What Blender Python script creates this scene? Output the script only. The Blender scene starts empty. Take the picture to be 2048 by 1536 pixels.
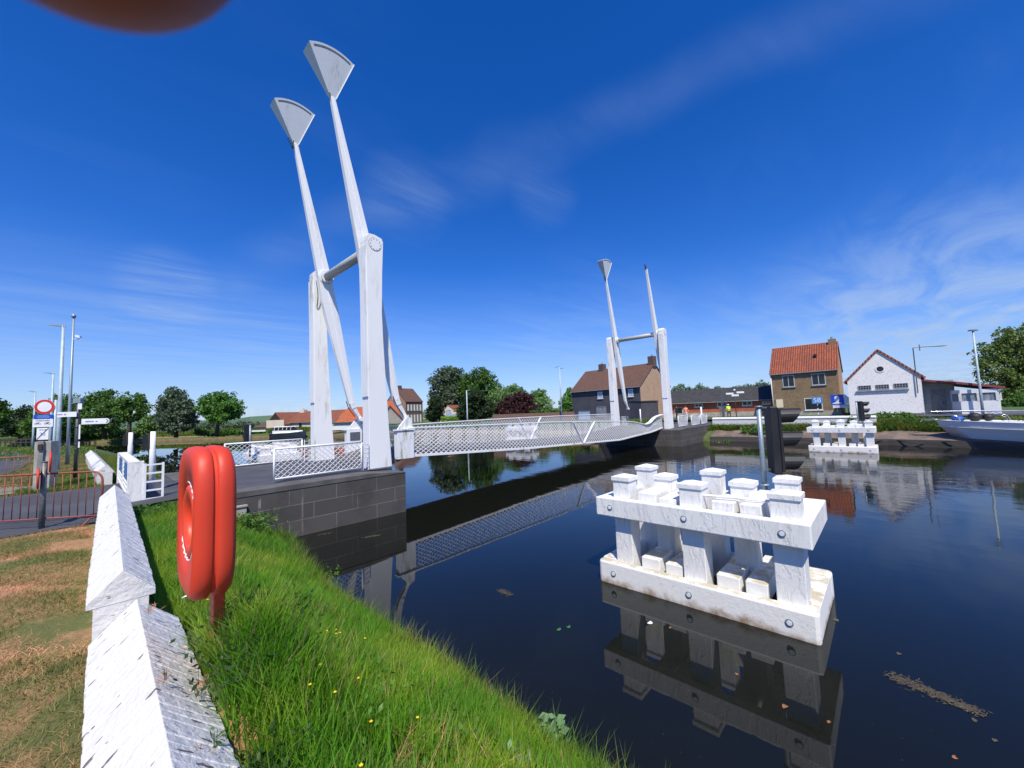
import bpy, bmesh, math, random
import numpy as np
from mathutils import Vector, Matrix
rad = math.radians
S = bpy.context.scene
COL = S.collection
rng = np.random.default_rng(7); random.seed(7)

# ------------------------------------------------------------------ camera
# world: x across the canal (along the bridge), y along the canal, z up, water at 0
F, PI_, RO, YAW = 790.0, 0.0728, -0.0372, rad(43.2)
CAM = Vector((-7.35, -14.09, 3.35))
ax, ay = math.sin(YAW), math.cos(YAW)
def c2w(v): return Vector((v[0]*ax+v[1]*ay, -v[0]*ay+v[1]*ax, v[2]))
f0 = Vector((0, math.cos(PI_), math.sin(PI_))); r0 = Vector((1,0,0)); u0 = r0.cross(f0)
cs, sn = math.cos(RO), math.sin(RO)
Rw, Uw, Fw = c2w(r0*cs+u0*sn), c2w(u0*cs-r0*sn), c2w(f0)
FH = Vector((Fw.x, Fw.y, 0)).normalized()
cam = bpy.data.cameras.new('camera'); camo = bpy.data.objects.new('camera', cam); COL.objects.link(camo)
camo.matrix_world = Matrix(((Rw.x,Uw.x,-Fw.x,CAM.x),(Rw.y,Uw.y,-Fw.y,CAM.y),(Rw.z,Uw.z,-Fw.z,CAM.z),(0,0,0,1)))
cam.sensor_width = 36; cam.lens = F/2048*36; cam.clip_start = 0.005; cam.clip_end = 6000
cam.dof.use_dof = True; cam.dof.focus_distance = 9.0; cam.dof.aperture_fstop = 20
S.camera = camo
def ray(px, py): return (Rw*((px-1024)/F) - Uw*((py-768)/F) + Fw)
def GP(px, py, z):            # point of the ground plane z seen there
    d = ray(px,py); return CAM + d*((z-CAM.z)/d.z)
def PX(px, py, Z):            # point at horizontal depth Z
    d = ray(px,py); return CAM + d*(Z/d.dot(FH))
def HZ(px, py, b):            # height of the pixel row above the foot b
    d = ray(px,py); return (CAM + d*(((b-CAM).dot(FH))/d.dot(FH))).z
def PXP(px, py, P, n):        # hit the plane through P with normal n
    d = ray(px,py); return CAM + d*((P-CAM).dot(n)/d.dot(n))

# ------------------------------------------------------------------ sun, sky, exposure
SUN_EL, SUN_AZ = rad(56), math.atan2(-.68, -.73)
sd = Vector((math.sin(SUN_AZ)*math.cos(SUN_EL), math.cos(SUN_AZ)*math.cos(SUN_EL), math.sin(SUN_EL)))
sl = bpy.data.lights.new('sun', 'SUN'); sl.energy = 4.8; sl.angle = rad(.53); sl.color = (1, .93, .80)
so = bpy.data.objects.new('sun', sl); COL.objects.link(so); so.rotation_euler = sd.to_track_quat('Z','Y').to_euler()
S.view_settings.view_transform = 'Standard'; S.view_settings.look = 'None'; S.view_settings.exposure = .2; S.view_settings.gamma = 1
W = bpy.data.worlds.new('World'); S.world = W; W.use_nodes = True
nt = W.node_tree; nt.nodes.clear()
def N(nt, t, **k):
    n = nt.nodes.new(t)
    for a, v in k.items():
        if a.startswith('i_'):
            key = a[2:]; n.inputs[int(key) if key.isdigit() else key.replace('_',' ')].default_value = v
        else: setattr(n, a, v)
    return n
def L(nt, a, b): nt.links.new(a, b)
def math_(nt, op, a, b=None, c=None, clamp=False):
    n = nt.nodes.new('ShaderNodeMath'); n.operation = op; n.use_clamp = clamp
    for i, v in enumerate((a,b,c)):
        if v is None: continue
        if isinstance(v, (int,float)): n.inputs[i].default_value = v
        else: L(nt, v, n.inputs[i])
    return n.outputs[0]
def mixc(nt, f, a, b, mode='MIX'):
    n = nt.nodes.new('ShaderNodeMix'); n.data_type='RGBA'; n.blend_type = mode
    for i, v in ((0,f),(6,a),(7,b)):
        if isinstance(v, (int,float)): n.inputs[i].default_value = v
        elif isinstance(v, tuple): n.inputs[i].default_value = (*v,1) if len(v)==3 else v
        else: L(nt, v, n.inputs[i])
    return n.outputs[2]
def vdot(nt, a, v):
    n = nt.nodes.new('ShaderNodeVectorMath'); n.operation='DOT_PRODUCT'; L(nt, a, n.inputs[0]); n.inputs[1].default_value = v; return n.outputs['Value']
def mapr(nt, v, a, b, c=0., d=1., smooth=True):
    n = nt.nodes.new('ShaderNodeMapRange'); n.interpolation_type = 'SMOOTHSTEP' if smooth else 'LINEAR'; L(nt, v, n.inputs[0])
    for i, q in enumerate((a,b,c,d)): n.inputs[i+1].default_value = q
    return n.outputs[0]
sky = N(nt,'ShaderNodeTexSky', sky_type='NISHITA', sun_disc=False, sun_elevation=SUN_EL, sun_rotation=SUN_AZ, altitude=0, air_density=1.0, dust_density=.35, ozone_density=3.5)
hs = N(nt,'ShaderNodeHueSaturation', i_Saturation=1.22, i_Value=1.10, i_Hue=0.507); L(nt, mixc(nt, 1.0, sky.outputs[0], (.88,1.0,1.32), 'MULTIPLY'), hs.inputs['Color'])
tc = N(nt,'ShaderNodeTexCoord'); dirv = tc.outputs['Generated']
sep = N(nt,'ShaderNodeSeparateXYZ'); L(nt, dirv, sep.inputs[0])
# cirrus: wispy streaks on a high layer
zz = math_(nt,'MAXIMUM', sep.outputs[2], .03)
cmb = N(nt,'ShaderNodeCombineXYZ'); L(nt, math_(nt,'DIVIDE',sep.outputs[0],zz), cmb.inputs[0]); L(nt, math_(nt,'DIVIDE',sep.outputs[1],zz), cmb.inputs[1])
sky_a, sky_b = ray(760,420).normalized(), ray(1560,60).normalized()
bn = sky_a.cross(sky_b).normalized()
wob = N(nt,'ShaderNodeTexNoise', i_Scale=2.2, i_Detail=3.0); L(nt, dirv, wob.inputs['Vector'])
bd = math_(nt,'ADD', vdot(nt, dirv, bn), math_(nt,'MULTIPLY', math_(nt,'SUBTRACT', wob.outputs[0], .5), .16))
band = mapr(nt, math_(nt,'ABSOLUTE', bd), .0, .075, 1., 0.)
mid = ((sky_a+sky_b)*.5).normalized()
band = math_(nt,'MULTIPLY', band, mapr(nt, vdot(nt,dirv,mid), .50, .86))
mp = N(nt,'ShaderNodeMapping'); L(nt, cmb.outputs[0], mp.inputs['Vector']); mp.inputs['Rotation'].default_value=(0,0,rad(62)); mp.inputs['Scale'].default_value=(.5,1.7,1)
n1 = N(nt,'ShaderNodeTexNoise', i_Scale=1.3, i_Detail=9.0, i_Roughness=.6, i_Distortion=.7); L(nt, mp.outputs[0], n1.inputs['Vector'])
n2 = N(nt,'ShaderNodeTexNoise', i_Scale=.8, i_Detail=2.0); L(nt, cmb.outputs[0], n2.inputs['Vector'])
wisp = math_(nt,'MULTIPLY', mapr(nt, n1.outputs[0], .46, .78), mapr(nt, n2.outputs[0], .42, .66))
def blob(px, py, r, soft=.5):
    c = ray(px,py).normalized(); return mapr(nt, vdot(nt, dirv, c), math.cos(r), math.cos(r*soft*.3))
cl = math_(nt,'MULTIPLY', wisp, .03)
cl = math_(nt,'ADD', cl, math_(nt,'MULTIPLY', band, math_(nt,'MULTIPLY', mapr(nt,n1.outputs[0],.15,.8), .12)))
for (px,py,r,a) in ((335,575,.09,.26),(810,400,.12,.12),(1090,390,.09,.12),(560,770,.24,.10),(380,720,.24,.08),(200,640,.2,.05),(2040,690,.38,.32),(1800,760,.36,.18),(1150,700,.3,.08)):
    cl = math_(nt,'ADD', cl, math_(nt,'MULTIPLY', blob(px,py,r), math_(nt,'MULTIPLY', mapr(nt,n1.outputs[0],.3,.72), a)))
lowh = math_(nt,'MULTIPLY', mapr(nt, sep.outputs[2], -.02, .36, 1., 0.), .62)
cl = math_(nt,'ADD', cl, math_(nt,'MULTIPLY', lowh, mapr(nt,n1.outputs[0],.25,.8,.5,1.)), None, clamp=True)
skc = mixc(nt, cl, hs.outputs[0], (3.7,5.0,7.4))
bg = N(nt,'ShaderNodeBackground'); L(nt, skc, bg.inputs[0]); bg.inputs[1].default_value = .1
wo = N(nt,'ShaderNodeOutputWorld'); L(nt, bg.outputs[0], wo.inputs[0])

# ------------------------------------------------------------------ materials
M = {}
def newmat(name):
    m = bpy.data.materials.new(name); m.use_nodes = True; t = m.node_tree; t.nodes.clear()
    b = N(t,'ShaderNodeBsdfPrincipled'); o = N(t,'ShaderNodeOutputMaterial'); L(t, b.outputs[0], o.inputs[0]); M[name] = m
    return m, t, b
def noise(t, scale, detail=5., rough=.6, vec=None, stretch=None, coord='Object', dist=0.):
    n = N(t,'ShaderNodeTexNoise', i_Scale=scale, i_Detail=detail, i_Roughness=rough, i_Distortion=dist)
    if vec is None: vec = N(t,'ShaderNodeTexCoord').outputs[coord]
    if stretch:
        mpn = N(t,'ShaderNodeMapping'); mpn.inputs['Scale'].default_value = stretch; L(t, vec, mpn.inputs['Vector']); vec = mpn.outputs[0]
    L(t, vec, n.inputs['Vector']); return n.outputs[0]
def bump(t, b, h, strength=.3, dist=.02):
    n = N(t,'ShaderNodeBump'); n.inputs['Strength'].default_value=strength; n.inputs['Distance'].default_value=dist; L(t, h, n.inputs['Height']); L(t, n.outputs[0], b.inputs['Normal'])
def simple(name, c1, c2=None, scale=3., rough=.6, bs=0., bscale=20., metal=0., stretch=None, lo=.35, hi=.65, spec=.5):
    m, t, b = newmat(name); c2 = c2 or tuple(x*.8 for x in c1)
    nz = noise(t, scale, stretch=stretch); L(t, mixc(t, mapr(t, nz, lo, hi), c1, c2), b.inputs['Base Color'])
    b.inputs['Roughness'].default_value = rough; b.inputs['Metallic'].default_value = metal; b.inputs['Specular IOR Level'].default_value = spec
    if bs: bump(t, b, noise(t, bscale, 4.), bs, .01)
    return m
def painted(name, base, dirt, streak=True, amount=.5, peel=0., rough=.45, algae=None, bs=.15, speck=0.):
    m, t, b = newmat(name)
    n1_ = noise(t, 1.6, 6., stretch=(1.,1.,.25) if streak else None); n2_ = noise(t, 14., 6., stretch=(1.,1.,.12) if streak else None)
    f = math_(t,'MULTIPLY', mapr(t, n1_, .5, .78), mapr(t, n2_, .35, .7))
    c = mixc(t, math_(t,'MULTIPLY', f, amount), base, dirt)
    if algae:
        n3 = noise(t, .55, 4., stretch=(2.5,2.5,.35)); n4 = noise(t, 9., 5., stretch=(1.,1.,.2))
        g = math_(t,'MULTIPLY', mapr(t, n3, .54, .68), mapr(t, n4, .4, .62)); c = mixc(t, math_(t,'MULTIPLY',g,.75), c, algae)
    h = noise(t, 30., 5.)
    if peel:
        n5 = noise(t, 10., 7., .7, stretch=(1,1,.3), dist=.3); p = mapr(t, n5, .62, .66); c = mixc(t, math_(t,'MULTIPLY',p,peel), c, dirt)
        h = math_(t,'ADD', h, math_(t,'MULTIPLY', mapr(t, noise(t,8.,6.,.65,stretch=(1,1,.3),dist=.25), .47,.53), 1.0))
    if speck:
        n6 = noise(t, 24., 3., .5, stretch=(.22,1.,.4)); p = mapr(t, n6, .655, .69); c = mixc(t, math_(t,'MULTIPLY',p,speck), c, (.09,.06,.05))
        n7 = noise(t, 2.5, 5., .7); c = mixc(t, math_(t,'MULTIPLY', mapr(t,n7,.62,.75),.35), c, (.42,.36,.30))
        h = math_(t,'SUBTRACT', math_(t,'ADD', h, math_(t,'MULTIPLY', noise(t,13.,5.,.6), 3.2)), math_(t,'MULTIPLY', p, 2.))
    L(t, c, b.inputs['Base Color']); b.inputs['Roughness'].default_value = rough
    bump(t, b, h, bs, .01); return m
painted('white_steel', (.80,.81,.82), (.42,.40,.34), algae=(.25,.26,.12), amount=.55)
painted('white_concrete', (.83,.83,.82), (.42,.40,.33), algae=(.30,.31,.17), amount=.8, bs=.3)
painted('white_timber', (.80,.795,.77), (.42,.38,.32), peel=.45, amount=.7, rough=.55, bs=.5)
painted('white_masonry', (.655,.65,.64), (.5,.46,.42), streak=False, speck=.9, amount=.3, rough=.6, bs=.6)
painted('white_rail', (.80,.81,.82), (.5,.45,.38), amount=.35)
painted('weight_grey', (.62,.65,.68), (.28,.29,.27), amount=.8)
painted('weathered_axle', (.42,.43,.42), (.10,.11,.08), amount=1., bs=.3)
painted('rust_barrier', (.26,.07,.05), (.12,.05,.035), amount=.9, rough=.6, bs=.3)
painted('orange_plastic', (.62,.045,.016), (.50,.09,.05), streak=True, amount=.7, rough=.52, bs=.12)
painted('buoy_red', (.72,.06,.02), (.6,.09,.05), streak=False, amount=.5, rough=.45, bs=.05)
# lower beams: tide stain
m, t, b = newmat('white_timber_low')
sp = N(t,'ShaderNodeSeparateXYZ'); geo = N(t,'ShaderNodeNewGeometry'); L(t, geo.outputs['Position'], sp.inputs[0])
nn = noise(t, 3., 6.); hh = math_(t,'ADD', sp.outputs[2], math_(t,'MULTIPLY', math_(t,'SUBTRACT', nn, .5), .5))
c = mixc(t, mapr(t, hh, -.06, .14), (.30,.20,.12), (.82,.81,.77))
spn = N(t,'ShaderNodeSeparateXYZ'); L(t, geo.outputs['Normal'], spn.inputs[0])
top = math_(t,'MULTIPLY', mapr(t, spn.outputs[2], .6, .9), mapr(t, noise(t, 4., 7., .7), .35, .6))
c = mixc(t, math_(t,'MULTIPLY', top, .8), c, (.40,.34,.20))
c = mixc(t, math_(t,'MULTIPLY', mapr(t, noise(t,9.,7.,.7), .6,.68), .35), c, (.30,.26,.2))
L(t, c, b.inputs['Base Color']); b.inputs['Roughness'].default_value=.65; bump(t, b, noise(t,16.,6.,.7), .6, .012)
simple('galv', (.33,.40,.44), (.24,.30,.34), 30., .5, .1, 60., .45)
simple('galv_dark', (.17,.19,.20), (.10,.11,.12), 20., .5, .1, 60., .3)
simple('lamp_pole', (.42,.52,.56), (.33,.42,.46), 2., .5, 0, 20, .1)
simple('dark_post', (.035,.045,.045), (.05,.06,.05), 6., .45)
simple('black_plastic', (.008,.008,.010), (.013,.013,.015), 5., .5, .1, 40.)
simple('rubber', (.015,.015,.016), None, 5., .6)
simple('bolt_steel', (.30,.29,.27), (.14,.12,.10), 20., .5, 0, 20, .6)
simple('sign_white', (.78,.79,.82), (.70,.72,.75), 4., .4)
simple('sign_red', (.62,.02,.015), (.55,.02,.015), 4., .4)
simple('sign_blue', (.010,.07,.55), (.01,.06,.45), 4., .4)
simple('number_blue', (.06,.26,.58), (.05,.24,.55), 4., .4)
simple('ink', (.03,.03,.05), None, 4., .5)
simple('ink_soft', (.20,.22,.30), None, 4., .5)
simple('sign_green', (.01,.22,.13), None, 4., .4)
simple('light_blue_text', (.25,.45,.85), None, 4., .4)
simple('blue_board', (.05,.17,.42), (.04,.13,.33), 4., .5)
simple('concrete', (.42,.40,.35), (.30,.29,.25), 3., .85, .3, 30.)
simple('concrete_dark', (.26,.26,.25), (.18,.18,.17), 5., .8, .3, 30.)
simple('brown_box', (.06,.035,.03), None, 5., .5)
simple('asphalt', (.072,.074,.086), (.050,.052,.060), .9, .85, .5, 160.)
simple('coping', (.115,.11,.105), (.075,.07,.066), 1.4, .85, .4, 40.)
simple('pavement', (.27,.24,.19), (.19,.17,.13), 2., .9, .4, 40.)
simple('soil', (.085,.062,.035), (.12,.085,.045), 4., .95, .6, 30.)
simple('hull_white', (.80,.82,.85), (.76,.78,.82), 1.5, .25)
simple('hull_dark', (.035,.05,.07), (.03,.04,.055), 1.5, .3)
simple('boat_white', (.80,.80,.80), (.74,.74,.74), 1.5, .3)
simple('chrome', (.6,.62,.66), (.5,.52,.55), 6., .25, 0, 20, .9)
simple('dark_glass', (.012,.015,.02), (.02,.025,.03), 1., .08)
simple('net_curtain', (.30,.33,.36), (.12,.14,.17), 4., .35, 0, 20, 0, (6,6,.4), .4, .6)
simple('blue_shutter', (.38,.52,.68), (.33,.46,.60), 2., .5)
simple('grey_render', (.070,.070,.085), (.055,.055,.066), 1., .8, .2, 40.)
simple('cream_wall', (.70,.62,.50), (.62,.55,.44), .8, .8, .1, 20.)
simple('pale_yellow', (.76,.66,.46), (.70,.61,.42), .8, .8)
simple('dark_board', (.045,.03,.028), (.03,.02,.02), 3., .8)
simple('window_frame', (.55,.58,.62), None, 3., .5)
simple('frame_white', (.74,.74,.70), None, 3., .5)
simple('gutter_grey', (.30,.31,.33), None, 3., .5)
simple('red_fascia', (.28,.06,.05), (.22,.05,.045), 3., .6)
simple('door_grey', (.36,.37,.34), (.30,.31,.29), 2., .7)
simple('door_red', (.24,.035,.02), None, 2., .5)
simple('dark_roof', (.045,.043,.043), (.03,.03,.03), 1.5, .7, .3, 8.)
simple('bark', (.09,.07,.05), (.05,.04,.03), 4., .9, .6, 12.)
simple('skin', (.34,.13,.08), (.28,.10,.06), 5., .5)
simple('skin_finger', (.30,.075,.05), (.24,.06,.04), 50., .6)
simple('hair', (.05,.035,.025), None, 5., .7)
simple('hi_vis', (.62,.95,.04), (.55,.88,.03), 5., .6)
simple('cloth_dark', (.02,.022,.03), None, 5., .8)
simple('cloth_orange', (.75,.22,.12), (.8,.35,.25), 9., .7)
simple('cloth_white', (.75,.72,.70), None, 9., .7)
simple('tarp_blue', (.02,.10,.38), None, 5., .5)
simple('petal', (.85,.58,.01), None, 5., .5)
simple('paper', (.75,.76,.80), (.6,.6,.62), 5., .7)
simple('dead_leaf', (.30,.12,.045), (.20,.08,.03), 20., .7)
simple('weed_raft', (.10,.08,.05), (.055,.045,.03), 20., .8)
simple('lily', (.06,.20,.04), (.04,.14,.03), 9., .4)
simple('dry_tuft', (.32,.15,.05), (.24,.11,.04), 9., .8)
simple('soil_dry', (.36,.21,.10), (.24,.13,.06), 9., .95, .8, 40.)
simple('quay_stone', (.20,.15,.115), (.12,.09,.075), 1.2, .9, .5, 9.)
simple('quay_timber', (.085,.075,.068), (.05,.045,.04), 2., .9, .4, 9., 0, (1,.2,4))
simple('bare_bank', (.30,.20,.12), (.20,.14,.085), 1.5, .95, .6, 6.)
simple('fence_wood', (.07,.055,.045), None, 3., .8)
simple('field_yellow', (.34,.30,.10), (.22,.24,.07), .05, .9)

def brickmat(name, c1, c2, mortar, bw, bh, ms=.012, bs=.4, offset=.5, rough=.85, dirt=None, dirtf=.5, spots=None, streaks=False):
    m, t, b = newmat(name)
    uv = N(t,'ShaderNodeUVMap'); bk = N(t,'ShaderNodeTexBrick', offset=offset)
    L(t, uv.outputs[0], bk.inputs['Vector']); bk.inputs['Scale'].default_value=1; bk.inputs['Mortar Size'].default_value=ms
    bk.inputs['Brick Width'].default_value=bw; bk.inputs['Row Height'].default_value=bh; bk.inputs['Mortar Smooth'].default_value=.3
    for k, c in (('Color1',c1),('Color2',c2),('Mortar',mortar)): bk.inputs[k].default_value=(*c,1)
    c = bk.outputs[0]; nz = noise(t, 1.3, 6., .65)
    if dirt: c = mixc(t, math_(t,'MULTIPLY', mapr(t,nz,.45,.7), dirtf), c, dirt)
    if spots: c = mixc(t, math_(t,'MULTIPLY', mapr(t,noise(t,5.,6.,.7,vec=uv.outputs[0],stretch=(1,2.6,1)),.575,.62), .7), c, spots)
    if streaks:
        s2 = math_(t,'MULTIPLY', mapr(t, noise(t, 1.1, 2., .5, stretch=(3.2,3.2,.01)), .66, .70), mapr(t, noise(t, 2.0, 4., .6), .45,.6))
        c = mixc(t, math_(t,'MULTIPLY', s2, .7), c, (.36,.31,.26))
    L(t, c, b.inputs['Base Color']); b.inputs['Roughness'].default_value=rough
    h = math_(t,'ADD', math_(t,'MULTIPLY', math_(t,'SUBTRACT',1.,bk.outputs['Fac']), 1.), math_(t,'MULTIPLY', noise(t,12.,5.), .5))
    bump(t, b, h, bs, .02); return m
brickmat('stone_block', (.085,.078,.074), (.066,.061,.058), (.17,.165,.15), 1.35, .455, .012, .3, dirt=(.05,.046,.042), dirtf=.8, streaks=True)
brickmat('yellow_brick', (.30,.205,.105), (.20,.13,.065), (.24,.19,.13), .23, .075, .012, .4, dirt=(.15,.105,.06), dirtf=.7)
brickmat('pale_sunlit_brick', (.52,.33,.20), (.40,.25,.15), (.42,.33,.25), .23, .075, .012, .4, dirt=(.34,.21,.13), dirtf=.5)  # lighter brick; on the brick house gable its paleness stands for sunlight
brickmat('red_brick', (.50,.12,.055), (.40,.09,.04), (.30,.14,.09), .23, .075, .010, .3, dirt=(.26,.05,.03), dirtf=.4)
brickmat('chimney_shade_brick', (.115,.075,.065), (.085,.058,.05), (.12,.09,.08), .23, .075, .01, .3)  # dark chimney brick; on the townhouse front its darkness stands for shade
brickmat('sunlit_brown_brick', (.36,.22,.16), (.28,.17,.12), (.3,.22,.17), .23, .075, .01, .3)  # townhouse gable brick, brightened in its colour as the sunlit side
brickmat('wall_brick', (.20,.115,.08), (.14,.08,.06), (.16,.12,.1), .23, .08, .01, .3)
brickmat('white_brick', (.90,.89,.87), (.86,.85,.83), (.72,.7,.67), .23, .08, .012, .5, dirt=(.74,.72,.68), dirtf=.4, spots=(.26,.24,.21))
brickmat('plinth_brick', (.15,.09,.08), (.10,.06,.055), (.12,.1,.09), .23, .08, .01, .3)
def tiles(name, c1, c2, c3, w=.24, h=.30):
    m, t, b = newmat(name); uv = N(t,'ShaderNodeUVMap')
    s = N(t,'ShaderNodeSeparateXYZ'); L(t, uv.outputs[0], s.inputs[0])
    bk = N(t,'ShaderNodeTexBrick', offset=0.); L(t, uv.outputs[0], bk.inputs['Vector']); bk.inputs['Scale'].default_value=1
    bk.inputs['Brick Width'].default_value=w; bk.inputs['Row Height'].default_value=h; bk.inputs['Mortar Size'].default_value=.014
    bk.inputs['Color1'].default_value=(*c1,1); bk.inputs['Color2'].default_value=(*c2,1); bk.inputs['Mortar'].default_value=(*[x*.35 for x in c2],1)
    c = mixc(t, math_(t,'MULTIPLY', mapr(t, noise(t,1.2,6.,.7),.45,.68), .75), bk.outputs[0], c3); L(t, c, b.inputs['Base Color']); b.inputs['Roughness'].default_value=.8
    wv = math_(t,'SINE', math_(t,'MULTIPLY', s.outputs[0], 2*math.pi/w)); st = math_(t,'FRACT', math_(t,'DIVIDE', s.outputs[1], h))
    bump(t, b, math_(t,'SUBTRACT', math_(t,'MULTIPLY', wv, .6), st), 1., .05); return m
tiles('orange_tiles', (.34,.09,.038), (.24,.06,.03), (.15,.055,.035))
tiles('bright_tiles', (.55,.15,.05), (.45,.11,.04), (.34,.10,.05))
tiles('brown_tiles', (.16,.075,.05), (.12,.06,.042), (.10,.065,.04), .3, .33)
tiles('rust_tiles', (.30,.10,.05), (.24,.08,.04), (.16,.07,.045))
def leafmat(name, c1, c2, trans=.3, rough=.5, k=1.35):
    if name.startswith(('leaf','hedge')): c1=tuple(v*k for v in c1); c2=tuple(v*k for v in c2)
    m, t, b = newmat(name); g = N(t,'ShaderNodeNewGeometry')
    nz = noise(t, .5, 3., coord='Object'); f = math_(t,'ADD', math_(t,'MULTIPLY', g.outputs['Random Per Island'], .7), math_(t,'MULTIPLY', nz, .5), None, True)
    c = mixc(t, f, c1, c2)
    if name.startswith('grass'):
        pz=noise(t, .85, 4., .6); c=mixc(t, math_(t,'MULTIPLY',mapr(t,pz,.44,.62),.8), c, tuple(min(1,x*y) for x,y in zip(c2,(1.9,1.12,1.6)))); c=mixc(t, math_(t,'MULTIPLY',mapr(t,noise(t,1.9,3.,.6),.56,.68),.6), c, tuple(x*.5 for x in c1)); c=mixc(t, mapr(t,g.outputs['Random Per Island'],.93,.94), c, (.34,.27,.12))
    L(t, c, b.inputs['Base Color']); b.inputs['Roughness'].default_value=rough; b.inputs['Specular IOR Level'].default_value=.3
    tr = N(t,'ShaderNodeBsdfTranslucent'); L(t, c, tr.inputs[0]); mx = N(t,'ShaderNodeMixShader'); mx.inputs[0].default_value=trans
    L(t, b.outputs[0], mx.inputs[1]); L(t, tr.outputs[0], mx.inputs[2]); L(t, mx.outputs[0], [n for n in t.nodes if n.type=='OUTPUT_MATERIAL'][0].inputs[0]); return m
leafmat('leaf_dark', (.035,.085,.012), (.075,.15,.025))
leafmat('leaf_mid', (.045,.105,.018), (.09,.17,.03))
leafmat('leaf_bright', (.045,.13,.018), (.09,.20,.03))
leafmat('leaf_willow', (.085,.16,.045), (.15,.26,.08))
leafmat('leaf_grey', (.055,.085,.045), (.10,.14,.075))
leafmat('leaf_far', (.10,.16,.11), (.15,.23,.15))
leafmat('leaf_purple', (.030,.012,.014), (.065,.025,.028))
leafmat('leaf_conifer', (.018,.035,.012), (.035,.06,.02))
leafmat('leaf_ash', (.075,.12,.025), (.13,.18,.045))
leafmat('hedge_green', (.14,.25,.03), (.22,.34,.05))
leafmat('grass_lush', (.050,.18,.008), (.15,.38,.02), .38)
leafmat('grass_bank', (.04,.12,.010), (.12,.22,.025), .3)
leafmat('grass_dry', (.30,.19,.075), (.56,.38,.18), .2, .8)
leafmat('grass_short', (.10,.16,.03), (.24,.24,.08), .25, .7)
leafmat('nettle', (.018,.05,.016), (.04,.09,.025), .2)
leafmat('burdock', (.10,.22,.08), (.22,.36,.18), .25)
# ground sheet: grass / straw
m, t, b = newmat('ground_grass')
a = noise(t, .9, 6., .65); b2 = noise(t, 14., 6., .7, stretch=(1,.5,1))
c = mixc(t, mapr(t,b2,.3,.7), (.045,.085,.018), (.085,.13,.03)); c = mixc(t, math_(t,'MULTIPLY', mapr(t,a,.52,.68), .5), c, (.15,.12,.055))
L(t, c, b.inputs['Base Color']); b.inputs['Roughness'].default_value=.95; bump(t, b, noise(t,40.,6.,.7), .8, .03)
m, t, b = newmat('lawn_dry')
a = noise(t, 1.1, 5., .65); b2 = noise(t, 22., 6., .75, stretch=(1,.4,1))
c = mixc(t, mapr(t,b2,.3,.7), (.26,.14,.06), (.46,.28,.13)); c = mixc(t, math_(t,'MULTIPLY', mapr(t,a,.46,.60), .85), c, (.085,.13,.025))
L(t, c, b.inputs['Base Color']); b.inputs['Roughness'].default_value=.95; bump(t, b, noise(t,60.,6.,.7), .9, .03)
# water
m, t, b = newmat('canal_water')
b.inputs['Base Color'].default_value=(.007,.008,.006,1); b.inputs['Roughness'].default_value=.015; b.inputs['IOR'].default_value=1.34
g = N(t,'ShaderNodeNewGeometry'); w1 = noise(t, 1.1, 3., .5, vec=g.outputs['Position'], stretch=(1.2,.55,1)); w2 = noise(t, 5.5, 3., .55, vec=g.outputs['Position'], stretch=(1.3,.5,1))
calm = mapr(t, noise(t, .09, 3., vec=g.outputs['Position']), .38, .62, .35, 1.)
sx = N(t,'ShaderNodeSeparateXYZ'); L(t, g.outputs['Position'], sx.inputs[0])
reach = mapr(t, sx.outputs[0], 1., 13., .10, 1.)
h = math_(t,'MULTIPLY', math_(t,'ADD', math_(t,'MULTIPLY', w1, 1.), math_(t,'MULTIPLY', w2, .22)), math_(t,'MULTIPLY', calm, reach))
bump(t, b, h, .29, .045)

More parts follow.
